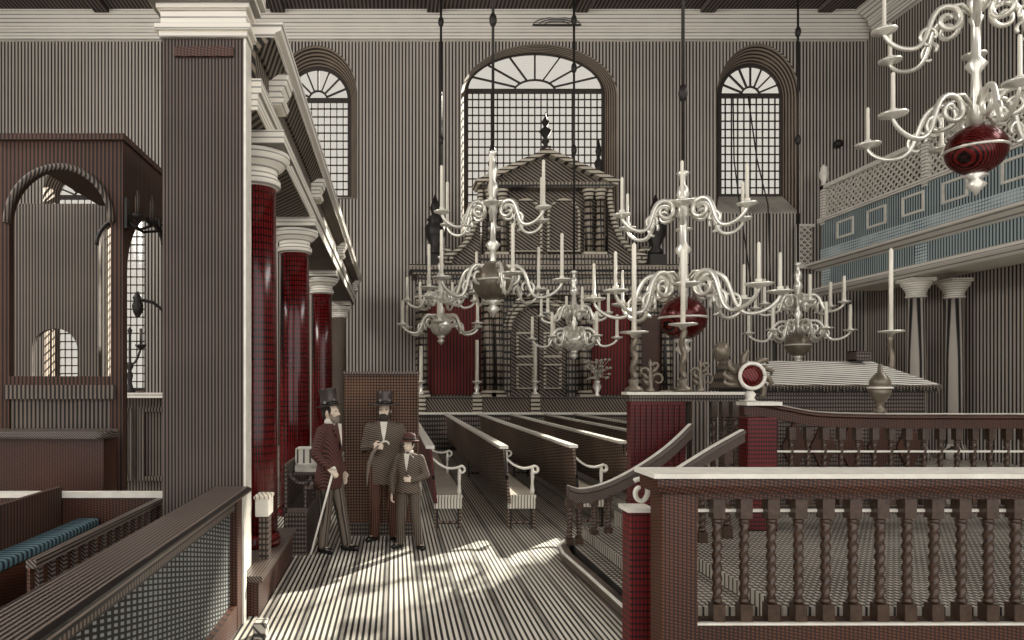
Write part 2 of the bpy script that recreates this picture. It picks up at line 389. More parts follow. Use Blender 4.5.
# ---------------------------------------------------------------- aisle porch with arches
po = thing('arched_porch', (-3.8, 9.4, 0), 'brown timber porch with round arches in the aisle beyond the pier', 'porch')
fa = plate([(-4.55, 1.9), (-3.11, 1.9), (-3.11, 4.69), (-4.55, 4.69)], [arch_pts(-3.83, .58, 2.0, 3.75, .62, 24)], 8.0, 8.1)
fa.build('front_arch', 'porch', po)
am = MB(); am.tube([(-3.83 + .6 * math.cos(PI * i / 24), 7.98, 3.75 + .64 * math.sin(PI * i / 24)) for i in range(25)], .04, 8)
am.build('arch_moulding', 'aisle', po)
MB().box(-4.55, -4.41, 8.0, 8.12, 0, 1.9).build('post', 'porch', po); MB().box(-3.25, -3.11, 8.0, 8.12, 0, 1.9).build('post', 'porch', po)
MB().box(-4.41, -3.25, 8.03, 8.1, 0, 1.74).build('dado_panel', 'aisle', po)
MB().box(-4.45, -3.2, 7.97, 8.12, 1.74, 1.9).build('shelf', 'aisle', po)
plate([(8.1, 0), (10.9, 0), (10.9, 4.69), (8.1, 4.69)], [arch_pts(9.5, 1.37, .02, 3.2, .95, 24)], -3.19, -3.11, axis='x').build('side_arch', 'porch', po)
MB().box(-4.6, -3.08, 7.95, 10.9, 4.69, 4.76).build('roof', 'porch', po)
sc = thing('wainscot_screen', (-4.2, 11.05, 0), 'grey panelled screen with an arched opening behind the timber porch', 'screen')
plate([(-6.6, 0), (-2.3, 0), (-2.3, 4.75), (-6.6, 4.75)],
      [arch_pts(-4.16, .5, 1.78, 4.1, .44, 24), arch_pts(-5.35, .36, 1.9, 2.45, .34, 16)], 11.0, 11.1).build('panel_wall', 'aisle', sc)
MB().tube([(-4.16 + .52 * math.cos(PI * i / 24), 10.99, 4.1 + .46 * math.sin(PI * i / 24)) for i in range(25)], .035, 8).build('arch_moulding', 'iron', sc)
MB().box(-4.8, -3.3, 10.82, 11.1, 1.7, 1.78).build('sill', 'whitefine', sc)
for (x0, x1, z0, z1) in ((-4.75, -4.1, .4, 1.55), (-4.0, -3.35, .4, 1.55)):
    plate([(x0, z0), (x1, z0), (x1, z1), (x0, z1)], [[(x0 + .07, z0 + .07), (x1 - .07, z0 + .07), (x1 - .07, z1 - .07), (x0 + .07, z1 - .07)]], 10.95, 11.0).build('panel_frame', 'aisle', sc)
cb = thing('candelabrum', (-4.13, 10.91, 1.78), 'dark two branched candelabrum on the sill of the arched opening', 'candelabrum')
MB().lathe([(.085, 1.782), (.085, 1.8), (.05, 1.86), (.03, 1.95), (.05, 2.05), (.025, 2.12), (.06, 2.2), (.02, 2.26), (.02, 2.7), (.04, 2.75), (.01, 2.8)], (-4.13, 10.905, 0), 12).build('stem', 'iron', cb)
for sgn in (-1, 1):
    a = MB().tube([(-4.13 + sgn * .17 * t, 10.905, 2.25 - .1 * math.sin(PI * t) + .22 * t) for t in [i / 10 for i in range(11)]], .018, 6).build('arm', 'iron', cb)
    MB().lathe([(.02, 2.45), (.08, 2.5), (.09, 2.53)], (-4.13 + sgn * .17, 10.905, 0), 10).build('drip_pan', 'iron', a)
    MB().lathe([(.02, 2.53), (.02, 2.78)], (-4.13 + sgn * .17, 10.905, 0), 8).build('candle', 'black', a)
wb = thing('bracket_lamp', (-3.35, 11.0, 3.1), 'small dark lamp on a bent arm beside the arched opening', 'lamp')
MB().tube([(-3.55, 10.97, 2.9), (-3.6, 10.9, 3.05), (-3.75, 10.85, 3.18), (-3.95, 10.8, 3.22)], .025, 6).build('arm', 'iron', wb)
MB().lathe([(.03, 2.95), (.07, 3.02), (.09, 3.12), (.06, 3.2), (.08, 3.24), (.02, 3.34)], (-3.97, 10.8, 0), 10).build('lantern', 'iron', wb)
sn = thing('sconce', (-3.1, 8.4, 3.85), 'dark sconce of three candles on the side of the timber porch', 'sconce')
MB().box(-3.105, -3.07, 8.02, 8.11, 3.7, 4.05).build('backplate', 'iron', sn)
for x, y in ((-2.98, 8.1), (-2.9, 8.35), (-2.8, 8.6)):
    a = MB().tube([(-3.08, 8.08, 3.8), (-3.0, 8.08 + (y - 8.08) * .5, 3.72), (x, y, 3.8)], .018, 6).build('arm', 'iron', sn)
    MB().lathe([(.02, 3.8), (.07, 3.84), (.08, 3.87)], (x, y, 0), 10).build('drip_pan', 'iron', a)
    MB().lathe([(.028, 3.87), (.03, 4.0), (.028, 4.08), (.004, 4.16)], (x, y, 0), 8).build('candle', 'pier', a)

# aisle desk and pew
ad = thing('aisle_desk', (-3.6, 7.5, 0), 'red-brown standing desk with a rounded grey ledge in the aisle', 'desk')
MB().box(-4.3, -3.06, 7.35, 7.7, 0, 1.34).build('cabinet', 'brown', ad)
led = [(-4.35, 7.25), (-3.1, 7.25)] + [(-3.1 + .13 * math.sin(t), 7.48 - .23 * math.cos(t)) for t in [PI * i / 8 for i in range(9)]] + [(-4.35, 7.72)]
MB().prism(led, 'z', 1.34, 1.42).build('ledge', 'cap', ad, bevel=.02)
pw = thing('aisle_pew', (-2.6, 5.4, 0), 'low enclosed pew with a slatted brown front beside the pier', 'pew')
MB().box(-2.11, -2.05, 4.0, 6.2, .85, .9).build('top_rail', 'cap', pw)
MB().box(-2.1, -2.06, 4.0, 6.2, .1, .2).build('bottom_rail', 'brown', pw)
MB().box(-2.105, -2.085, 4.0, 6.2, .2, .85).build('back_board', 'brown', pw)
for i in range(15):
    MB().box(-2.085, -2.06, 4.05 + i * .15, 4.1 + i * .15, .2, .85).build('baluster', 'cap', pw)
MB().box(-4.2, -2.05, 6.2, 6.28, .9, .95).build('end_rail', 'edge', pw)
MB().box(-4.2, -2.06, 6.22, 6.27, 0, .9).build('end_board', 'brown', pw)
MB().box(-2.95, -2.6, 4.0, 6.2, 0, .66).build('seat_box', 'brown', pw)
MB().box(-2.8, -2.6, 4.0, 6.18, .66, .73).build('cushion', 'cushion', pw, bevel=.02)
MB().box(-3.0, -2.95, 4.0, 6.2, 0, 1.0).build('backrest', 'porch', pw)

# near parapet
np_ = thing('pew_parapet', (-1.33, 4.0, 0), 'heavy wooden parapet with a broad cap and woven cane panel, nearest the viewer', 'parapet')
MB().prism([(-1.5, 1.02), (-1.2, 1.02), (-1.17, 1.035), (-1.17, 1.06), (-1.2, 1.075), (-1.46, 1.075), (-1.5, 1.05)], 'y', 1.2, 5.7).build('cap', 'cap', np_)
MB().box(-1.4, -1.27, 1.2, 5.4, .2, 1.02).build('cane_panel', 'cane', np_)
MB().box(-1.42, -1.22, 1.2, 5.4, 0, .2).build('plinth', 'brown', np_)
MB().box(-1.26, -1.235, 1.2, 5.4, .93, 1.02).build('frieze_rail', 'dark', np_)
MB().box(-1.45, -1.215, 5.4, 5.66, 0, 1.02).build('end_post', 'brown', np_, bevel=.008)
MB().box(-1.215, -1.2, 5.56, 5.66, 0, 1.02).build('edge_bead', 'edge', np_)

# pale box on post, block on the floor
bx = thing('alms_box', (-1.08, 6.4, .33), 'small pale box on a dark post beside the first red column', 'box')
MB().box(-1.225, -1.14, 6.3, 6.45, .332, .72).build('post', 'dark', bx)
MB().box(-1.25, -1.13, 6.25, 6.5, .72, .88).build('box', 'edge', bx, bevel=.01)
MB().box(-1.26, -1.12, 6.24, 6.51, .88, .905).build('lid', 'pale', bx)
tag(MB().box(*[-1.06, -.965, 5.22, 5.36, .0, .12]).build('wooden_block', 'sill', None, origin=(-1.01, 5.3, 0), bevel=.01), 'small grey block on the floor at the foot of the parapet post', 'block')

# bench by the columns
def scroll_arm(mb, x0, x1, y, z, w=.055):
    pts = []
    for i in range(15):
        t = i / 14; pts.append((x0 + (x1 - x0) * t, y, z + .1 * (1 - t) ** 2 - .05 * math.sin(PI * t) ))
    for i in range(1, 7):
        a = PI / 2 - PI * 1.3 * i / 6; pts.append((x1 + .045 * math.cos(a), y, z - .045 + .045 * math.sin(a)))
    mb.ribbon2 = None
    n = len(pts); rings = []
    for i, p in enumerate(pts):
        a = Vector(pts[max(i - 1, 0)]); b = Vector(pts[min(i + 1, n - 1)]); d = (b - a).normalized(); up = Vector((-d.z, 0, d.x))
        q = Vector(p); rings.append([q + Vector((0, s * w / 2, 0)) + up * u * .013 for s, u in ((-1, -1), (1, -1), (1, 1), (-1, 1))])
    return mb.loft(rings, False)
cbn = thing('wall_bench', (-1.12, 8.6, 0), 'short dark bench with scrolled arms beside the second red column', 'bench')
MB().box(-1.22, -.97, 7.78, 9.5, .48, .53).build('seat', 'cap', cbn)
MB().box(-1.2, -.99, 7.8, 9.48, 0, .48).build('seat_box', 'dark', cbn)
MB().box(-1.235, -1.2, 7.78, 9.5, 0, 1.02).build('backrest', 'dark', cbn)
scroll_arm(MB(), -1.2, -.96, 7.82, .84).build('arm', 'dark', cbn)
MB().box(-1.02, -.99, 7.8, 7.85, .53, .8).build('arm_post', 'dark', cbn)
MB().box(-1.2, -.9, 8.22, 8.62, .83, .87).build('book_shelf', 'dark', cbn)
MB().box(-1.0, -.96, 8.4, 8.45, .53, .83).build('arm_post', 'dark', cbn)
def book(x, y, z, w, d, h, label, band):
    b = thing('book', (x, y, z), label, 'book', 'books on the bench')
    MB().box(x - w / 2, x + w / 2, y - d / 2, y + d / 2, z, z + .012).add([], []).box(x - w / 2, x + w / 2, y - d / 2, y + d / 2, z + h - .012, z + h).box(x - w / 2, x - w / 2 + .012, y - d / 2, y + d / 2, z, z + h).build('cover', 'paper', b)
    MB().box(x - w / 2 + .012, x + w / 2 - .015, y - d / 2 + .012, y + d / 2 - .01, z + .012, z + h - .012).build('page_block', band, b)
book(-1.05, 8.42, .872, .27, .3, .085, 'flat pale book at the bottom of the pile on the bench', 'paper')
book(-1.06, 8.42, .96, .24, .26, .19, 'thick pale book with dark striped edge, on top of the pile', 'leather')

# ---------------------------------------------------------------- wooden screen behind the men
ws = thing('wooden_screen', (-.15, 8.85, 0), 'dark brown panelled screen standing behind the three visitors', 'screen')
MB().box(-.64, .30, 8.86, 8.92, .0, 2.03).build('panel', 'screen', ws)
MB().box(-.65, .31, 8.83, 8.94, 2.03, 2.07).build('cap_rail', 'dark', ws)
MB().box(-.65, .31, 8.82, 8.86, 0, .16).build('skirting', 'dark', ws)
for x in (-.64, -.16, .26): MB().box(x, x + .04, 8.84, 8.86, .16, 2.03).build('stile', 'screen', ws)

# ---------------------------------------------------------------- long benches
def bench(x, y0, y1, label, xs=.36, back='bench'):
    b = thing('long_bench', (x, (y0 + y1) / 2, 0), label, 'bench', 'long oak benches facing across the hall')
    lean = .05
    MB().prism([(x - lean, 1.06), (x - lean + .035, 1.06), (x + .06, .34), (x + .02, .34)], 'y', y0, y1).build('backrest', back, b)
    MB().box(x - lean - .045, x - lean + .07, y0 - .02, y1, 1.06, 1.1).build('cap_rail', 'edge', b)  # light on the bench tops, put into the pale colour
    MB().box(x - .015, x + .03, y0, y1, .66, .7).build('rail', 'bench', b)
    MB().box(x + .03, x + xs + .03, y0, y1, .415, .45).build('seat', 'pale', b)
    MB().box(x + .02, x + xs + .02, y0 + .01, y0 + .05, .27, .415).build('end_apron', 'pale', b)
    MB().box(x + xs - .02, x + xs + .01, y0 + .05, y1, .3, .415).build('front_apron', 'bench', b)
    for y in (y0 + .02, (y0 + y1) / 2, y1 - .08):
        MB().box(x + .02, x + .07, y, y + .05, 0, .27 if y == y0 + .02 else .415).build('leg', 'bench', b)
        MB().box(x + xs - .035, x + xs + .015, y, y + .05, 0, .27 if y == y0 + .02 else .415).build('leg', 'bench', b)
        MB().box(x + .07, x + xs - .035, y + .01, y + .04, .06, .1).build('stretcher', 'bench', b)
    for y in (y0 + .05, y0 + 2.2):
        a = scroll_arm(MB(), x, x + xs + .02, y, .83).build('arm', 'edge', b)
        MB().lathe([(.022, .45), (.03, .5), (.018, .6), (.026, .72), (.02, .8)], (x + xs - .01, y, 0), 8).build('arm_post', 'edge', a)
    return b
bench(.5, 9.22, 19.7, 'long bench beside the boy, its back turned to the wooden screen', back='redwood')
bench(1.47, 9.22, 19.7, 'second long bench from the boy, with its broad panelled back in full view')
bench(2.42, 9.35, 19.7, 'third long bench from the boy, its near end behind the foot of the stair rail')
bench(3.3, 10.0, 19.7, 'fourth long bench from the boy, running behind the red panelled newel')
bench(4.25, 11.6, 19.7, 'fifth long bench from the boy, seen as a thin pale back rail')
bench(5.1, 13.5, 19.7, 'sixth long bench from the boy, furthest towards the reading platform')

# ================================================================== ark at the far wall
ZZ = lambda py, Y=21.4: EYE - (py - CY) * Y / F
XX = lambda px, Y=21.4: (px - CX) * Y / F
ark = thing('ark', (4.65, 21.5, 0), 'tall carved dark oak ark with a pedimented top against the far wall', 'ark')
AX = XX(545)
yf = 21.4
W1 = 3.95
MB().box(AX - W1, AX + W1, 21.2, 21.95, 0, 1.5).build('plinth', 'arkwood', ark)
# lower storey back board with arched doors
zb, zt = 1.5, ZZ(296)
plate([(AX - W1, zb), (AX + W1, zb), (AX + W1, zt), (AX - W1, zt)], [arch_pts(AX - .15, .86, zb + .02, ZZ(330), .75, 20)], 21.5, 21.9).build('lower_storey', 'arkwood', ark)
for x0, x1 in ((-3.65, -1.95), (1.45, 2.6)):
    MB().box(AX + x0, AX + x1, 21.42, 21.5, zb + .1, zt - .1).build('hanging', 'arkred', ark)
for r, w in ((.98, .08), (1.14, .05)):
    MB().tube([(AX - .15 + r * .95 * math.cos(PI * i / 20), 21.47, ZZ(330) + (r - .08) * math.sin(PI * i / 20)) for i in range(21)], w, 8).build('arch_moulding', 'arkline', ark)
for sx in (-1, 1):
    d = MB().box(AX - .15 + (-.85 if sx < 0 else .02), AX - .15 + (-.02 if sx < 0 else .85), 21.6, 21.68, zb, ZZ(330) + .7).build('door', 'arkdark', ark)
    for z in (1.75, 2.75):
        x0 = AX - .15 + (-.7 if sx < 0 else .15)
        plate([(x0, z), (x0 + .55, z), (x0 + .55, z + .8), (x0, z + .8)], [[(x0 + .07, z + .07), (x0 + .48, z + .07), (x0 + .48, z + .73), (x0 + .07, z + .73)]], 21.56, 21.6).build('panel_frame', 'arkline', d)
for dx in (-3.75, -1.75, -1.45, 1.2, 2.75, 3.7):
    c = MB().lathe([(.17, zb + .25), (.165, 2.6), (.14, zt - .3)], (AX + dx, 21.3, 0), 14).build('column', 'arkwood', ark)
    MB().box(AX + dx - .22, AX + dx + .22, 21.08, 21.52, zb, zb + .16).lathe([(.22, zb + .16), (.22, zb + .21), (.17, zb + .25)], (AX + dx, 21.3, 0), 14).build('base', 'arkline', c)
    MB().lathe([(.14, zt - .3), (.18, zt - .24), (.17, zt - .2), (.24, zt - .06), (.24, zt)], (AX + dx, 21.3, 0), 14).build('capital', 'arkline', c)
# side leaf panel at the far side
MB().box(AX + 2.9, AX + 3.55, 21.44, 21.5, zb + .1, zt - .6).build('side_panel', 'brown', ark)
en = MB()
for d, z0, z1 in ((0, zt, zt + .3), (-.03, zt + .3, zt + .6), (.12, zt + .6, zt + .72), (.2, zt + .72, zt + .82)):
    en.box(AX - W1 - d, AX + W1 + d, 21.06 - d, 21.95, z0, z1)
en.build('entablature', 'arkwood', ark)
MB().box(AX - W1 - .22, AX + W1 + .22, 20.84, 21.95, zt + .82, zt + .88).build('cornice', 'arkline', ark)
ze = zt + .88
W2 = XX(606) - AX
ztop = ZZ(190)
plate([(AX - W2, ze), (AX + W2, ze), (AX + W2, ztop), (AX - W2, ztop)], [], 21.5, 21.9).build('upper_storey', 'arkdark', ark)
MB().box(AX - W2 - .1, AX + W2 + .1, 21.2, 21.9, ze, ze + .35).build('pedestal', 'arkwood', ark)
for c in (-.58, .58):
    tb = plate(arch_pts(AX + c, .5, ze + .45, ztop - .75, .5, 16), [arch_pts(AX + c, .44, ze + .51, ztop - .75, .44, 16)], 21.4, 21.5).build('tablet_frame', 'arkline', ark)
    plate(arch_pts(AX + c, .44, ze + .51, ztop - .75, .44, 16), [], 21.46, 21.5).build('tablet', 'arkdark', tb)
for dx in (-W2 + .2, -W2 + .55, W2 - .55, W2 - .2):
    c = MB().lathe([(.14, ze + .45), (.135, ze + 1.2), (.115, ztop - .3)], (AX + dx, 21.35, 0), 12).build('column', 'arkwood', ark)
    MB().box(AX + dx - .18, AX + dx + .18, 21.2, 21.5, ze + .35, ze + .45).build('base', 'arkline', c)
    MB().lathe([(.115, ztop - .3), (.15, ztop - .24), (.14, ztop - .2), (.2, ztop - .04), (.2, ztop)], (AX + dx, 21.35, 0), 12).build('capital', 'arkline', c)
MB().box(AX - W2 - .12, AX + W2 + .12, 21.1, 21.9, ztop, ztop + .16).build('upper_architrave', 'arkwood', ark)
zap = ZZ(152)
W3 = XX(613) - AX
MB().prism([(AX - W3 + .2, ztop + .16), (AX + W3 - .2, ztop + .16), (AX, zap - .15)], 'y', 21.3, 21.9).build('tympanum', 'arkdark', ark)
for s in (-1, 1):
    MB().prism([(AX + s * W3, ztop + .05), (AX, zap - .16), (AX, zap), (AX + s * (W3 + .1), ztop + .2)], 'y', 21.0, 21.9).build('raking_cornice', 'arkline', ark)
MB().box(AX - .14, AX + .14, 21.2, 21.5, zap - .05, zap + .12).lathe([(.1, zap + .12), (.05, zap + .2), (.13, zap + .3), (.05, zap + .4), (.2, zap + .62), (.05, zap + .75), (.12, zap + .9), (.03, zap + 1.05), (.01, zap + 1.2)], (AX, 21.35, 0), 12).build('finial', 'iron', ark)
for s in (-1, 1):
    MB().lathe([(.14, zap - .62), (.1, zap - .5), (.14, zap - .35), (.04, zap - .2), (.1, zap), (.02, zap + .35)], (AX + s * 1.62, 21.35, 0), 10).build('pinnacle', 'iron', ark)
    # volutes beside the upper storey
    x0 = AX + s * (W2 + .1)
    pts = []
    for i in range(22):
        t = i / 21; pts.append((x0 + s * (1.15 * t ** 1.8), 21.4, ze + .35 + 2.1 * (1 - t) ** 1.8))
    for i in range(1, 22):
        a = PI / 2 - 0 + 2.6 * PI * i / 21; rr = .3 * (1 - i / 30)
        pts.append((x0 + s * (1.15 - rr * math.sin(a - PI / 2)), 21.4, ze + .05 + .3 + (-.0) - rr * math.cos(a - PI / 2) + .3 - .3))
    MB().tube(pts, [.1 - .05 * i / len(pts) for i in range(len(pts))], 8).build('volute', 'arkline', ark)
    vp = [(x0, ze)] + [(x0 + s * (1.1 * t ** 1.8), ze + .3 + 1.9 * (1 - t) ** 1.8) for t in [i / 12 for i in range(13)]] + [(x0 + s * 1.1, ze)]
    MB().prism(vp, 'y', 21.5, 21.7).build('volute_web', 'arkdark', ark)
    # urn finials at the two ends
    ux = AX + s * XX(545 + 110) - (s - 0) * 0 if False else (XX(435) if s < 0 else XX(655))
    zu = ze
    MB().box(ux - .25, ux + .25, 21.1, 21.6, zu, zu + .35).lathe([(.2, zu + .35), (.24, zu + .45), (.12, zu + .6), (.3, zu + .95), (.32, zu + 1.2), (.2, zu + 1.35), (.26, zu + 1.45), (.1, zu + 1.6), (.16, zu + 1.8), (.02, zu + 2.2)], (ux, 21.35, 0), 14).build('urn', 'iron', ark)

ab = thing('ark_balustrade', (4.6, 20.3, 0), 'low grey panelled rail with small piers in front of the ark', 'balustrade')
xa0, xa1 = XX(416, 20.2), XX(640, 20.2)
MB().box(xa0, xa1, 20.22, 20.4, 0, 1.05).build('base_wall', 'darkfar', ab)
MB().box(xa0 - .05, xa1, 20.16, 20.44, 1.05, 1.11).build('ledge', 'edge', ab)
MB().box(xa0, xa1, 20.26, 20.36, 1.11, 1.5).build('panel', 'frieze', ab)
MB().box(xa0, xa1, 20.24, 20.4, 1.5, 1.56).build('top_rail', 'darkfar', ab)
CANDS = [(421, 346, 'nearest the wooden screen'), (477, 340, 'second from the screen'), (535, 345, 'in front of the arched ark door')]
for px, py, lab in CANDS:
    x = XX(px, 20.3)
    MB().box(x - .13, x + .13, 20.2, 20.42, 1.11, 1.62).build('pier', 'arkline', ab)
    k = thing('ark_candlestick', (x, 20.3, 1.62), 'tall candle on the ark rail, ' + lab, 'candlestick', 'candlesticks on the ark rail')
    MB().lathe([(.12, 1.622), (.12, 1.66), (.04, 1.72), (.09, 1.82), (.04, 1.92), (.14, 1.98), (.15, 2.02)], (x, 20.3, 0), 12).build('holder', 'brass', k)
    MB().lathe([(.055, 2.02), (.05, ZZ(py, 20.3))], (x, 20.3, 0), 8).build('candle', 'candle', k)
x = XX(597, 20.3)
fv = thing('flower_vase', (x, 20.3, 1.56), 'small vase of pale sprigs on the ark rail', 'vase')
MB().lathe([(.1, 1.565), (.1, 1.6), (.05, 1.66), (.13, 1.85), (.08, 1.98), (.11, 2.02)], (x, 20.3, 0), 12).build('vase', 'brass', fv)
fl = MB(); rnd = random.Random(3)
for i in range(46):
    a = rnd.uniform(0, 2 * PI); r = rnd.uniform(.05, .42); z = 2.02 + rnd.uniform(.05, .62)
    tip = Vector((x + r * math.cos(a), 20.3 + r * .5 * math.sin(a), z))
    fl.tube([(x, 20.3, 2.0), Vector((x, 20.3, 2.2)).lerp(tip, .5), tip], .008, 4)
    fl.ell(tip, (.05, .02, .035), 6, 4)
fl.build('foliage', 'leaf', fv)

# ================================================================== gallery on the side wall
XG = 13.0
ZG0 = len(list(bpy.data.objects))
gl = thing('gallery', (14.0, 18.5, 4.7), 'pale blue panelled balcony with a lattice screen along the side wall', 'gallery')
ya, yb_ = 13.5, 21.3
MB().box(XG - .05, XR - .01, ya, yb_, 4.85, 5.0).build('soffit', 'whitefine', gl)
MB().prism([(XG - .1, 4.7), (XG + .1, 4.7), (XG + .1, 4.9), (XG - .32, 4.9), (XG - .3, 4.82)], 'y', ya, yb_ + .1).build('lower_cornice', 'white', gl)
MB().prism([(XG, 4.9), (XG + .08, 4.9), (XG + .08, 5.55), (XG, 5.55)], 'y', ya, yb_).build('lower_frieze', 'blue', gl)
for y in (20.9, 17.1): MB().box(XG - .02, XG, y, y + .38, 4.92, 5.5).build('pilaster', 'bluepale', gl)
MB().prism([(XG - .02, 5.5), (XG + .1, 5.5), (XG + .1, 5.72), (XG - .4, 5.72), (XG - .38, 5.66), (XG - .25, 5.6)], 'y', ya, yb_ + .25).build('upper_cornice', 'white', gl)
MB().box(XG - .06, XG + .06, ya, yb_, 5.72, 6.12).build('pale_band', 'bluepale', gl)
MB().box(XG - .02, XG + .05, ya, yb_, 6.12, 6.98).build('front_panel', 'blue', gl)
for i in range(6):
    y = 20.55 - i * 1.32 - (.3 if i > 3 else 0)
    plate([(y - .75, 6.3), (y, 6.3), (y, 6.82), (y - .75, 6.82)], [[(y - .69, 6.36), (y - .06, 6.36), (y - .06, 6.76), (y - .69, 6.76)]], XG - .05, XG - .02, axis='x').build('panel_moulding', 'edge', gl)
MB().box(XG - .1, XG + .08, ya, yb_ + .1, 6.98, 7.1).build('middle_rail', 'white', gl)
MB().box(XG - .07, XG + .07, ya, yb_, 8.0, 8.12).build('top_rail', 'edge', gl)
def lattice(y0, y1, z0, z1, x, sp=.2, t=.034):
    mb = MB(); h = z1 - z0
    n = int((y1 - y0 + h) / sp) + 1
    for sgn in (1, -1):
        for i in range(n):
            s0 = y0 - h + i * sp
            a, b = max(s0, y0), min(s0 + h, y1)
            if b - a < .03: continue
            za, zb_ = z0 + (a - s0), z0 + (b - s0)
            if sgn < 0: za, zb_ = z1 - (za - z0), z1 - (zb_ - z0)
            mb.bar((x, a, za), (x, b, zb_), t, t, (1, 0, 0))
    return mb
MB().box(XR - .16, XR - .01, ya, yb_, 5.0, 8.6).build('dark_backing', 'dark', gl)  # dark sheet added behind the lattice so its gaps read dark
lattice(17.2, 21.2, 7.1, 8.0, XG).build('lattice', 'edge', gl)
lattice(ya, 17.05, 7.1, 8.0, XG).build('lattice', 'edge', gl)
for y in (21.22, 17.12):
    g = MB().box(XG - .07, XG + .07, y - .08, y + .08, 6.9, 8.14).build('post', 'white', gl)
    if y > 20: MB().lathe([(.08, 8.14), (.05, 8.2), (.12, 8.38), (.13, 8.5), (.09, 8.62), (.1, 8.68), (.02, 8.78)], (XG, y, 0), 12).build('finial', 'edge', g)
# return lattice at the far end
lm = lattice(12.5, XG - .08, 5.75, 6.95, 0).xf(Matrix(((0, 1, 0, 0), (1, 0, 0, 21.7), (0, 0, 1, 0), (0, 0, 0, 1))))
lm.build('return_lattice', 'edge', gl)
MB().box(12.45, XG, 21.66, 21.74, 5.62, 5.75).box(12.45, 12.53, 21.66, 21.74, 5.75, 7.0).box(12.45, XG, 21.66, 21.74, 6.95, 7.03).build('return_frame', 'edge', gl)
bpy.context.view_layer.update()
for o_ in [o for o in bpy.data.objects if o.parent == gl or (o.parent and o.parent.parent == gl)]:
    for v_ in o_.data.vertices:                       # heights settled against the wall
        v_.co.z = (v_.co.z + 4.7 - EYE) * .972 + EYE - 4.7
for x, y, lab in ((13.25, 17.8, 'grey column with a white capital under the balcony front'), (14.3, 17.9, 'pale column against the side wall under the balcony')):
    c = thing('gallery_column', (x, y, 0), lab, 'column')
    MB().lathe([(.3, 0), (.3, .2), (.24, .3), (.22, .4)], (x, y, 0), 20).build('base', 'wall', c)
    MB().lathe([(.22, .4), (.21, 2.5), (.19, 4.1)], (x, y, 0), 20).build('shaft', 'wall', c)
    MB().lathe([(.19, 4.1), (.24, 4.14), (.21, 4.2), (.24, 4.3), (.34, 4.45), (.34, 4.5), (.3, 4.52)], (x, y, 0), 20).build('capital', 'whitefine', c)
    MB().box(x - .3 + .0, x + (.3 if x < 14 else .25), y - .3, y + .3, 4.515, 4.6).build('abacus', 'whitefine', c)
tag(MB().lathe([(.05, 0), (.12, .02), (.14, .1), (.12, .18), (.04, .22)], (0, 0, 0), 12).xf(Matrix.Translation((P(836, 145, 22).x, 21.995, P(836, 145, 22).z)) @ Matrix.Rotation(PI / 2, 4, 'X')).build('wall_peg', 'iron', None, origin=(P(836, 145, 22).x, 22, P(836, 145, 22).z)), 'small dark round peg on the bare wall above the balcony lattice', 'peg')
for i, pts in enumerate(([(733, 96), (734, 160), (739, 200), (752, 290), (754, 340)], [(748, 96), (757, 160), (768, 205), (771, 300), (775, 345)])):
    tag(MB().tube([P(a, b, 21.85) for a, b in pts] + [P(pts[-1][0], 445, 21.85)], .022, 5).build('window_cord', 'iron', None, origin=P(pts[0][0], pts[0][1], 21.85)),
        ('dark window cord hanging nearest the ark from the balcony side window', 'dark window cord hanging nearest the balcony from the high window')[i], 'cord', 'window cords')

# ================================================================== chandeliers
def arm_mesh(R, zhub, drop, tip, sc, r0, thick):
    """scroll near the shaft, deep sag, rising tip: a path in the radial plane"""
    pts = []
    cx, cz = .30 * R, zhub
    for i in range(22):                                   # inner spiral, opening outward
        a = -1.9 * PI + 2.4 * PI * i / 21
        rr = sc * (.25 + .75 * i / 21)
        pts.append((cx - rr * math.cos(a), 0, cz + rr * math.sin(a)))
    # over the top and down to the sag, then up to the tip
    x0, z0 = pts[-1][0], pts[-1][2]
    bz = [(x0, z0), (x0 + .26 * R, z0 + .02), (.46 * R, zhub - drop), (.70 * R, zhub - drop)]
    for i in range(1, 13):
        t = i / 12; q = [(1 - t) ** 3, 3 * t * (1 - t) ** 2, 3 * t * t * (1 - t), t ** 3]
        pts.append((sum(c * b[0] for c, b in zip(q, bz)), 0, sum(c * b[1] for c, b in zip(q, bz))))
    bz = [(.70 * R, zhub - drop), (.88 * R, zhub - drop), (R, zhub - drop * .55), (R, zhub + tip)]
    for i in range(1, 11):
        t = i / 10; q = [(1 - t) ** 3, 3 * t * (1 - t) ** 2, 3 * t * t * (1 - t), t ** 3]
        pts.append((sum(c * b[0] for c, b in zip(q, bz)), 0, sum(c * b[1] for c, b in zip(q, bz))))
    mb = MB(); n = len(pts)
    mb.tube(pts, [thick * (.7 + .5 * math.sin(PI * i / n)) for i in range(n)], 6)
    cv = []                                               # hanging C scroll below the shoulder
    for i in range(16):
        a = -.5 * PI + 1.7 * PI * i / 15; rr = sc * (.75 - .35 * i / 15)
        cv.append((.5 * R + rr * math.cos(a), 0, zhub - drop + sc * .95 + rr * math.sin(a)))
    mb.tube(cv, thick * .75, 6)
    mb.tube([(.02, 0, zhub + sc * .2), (cx * .5, 0, zhub + sc * 1.1), (cx, 0, zhub + sc)], thick * .8, 6)
    return mb
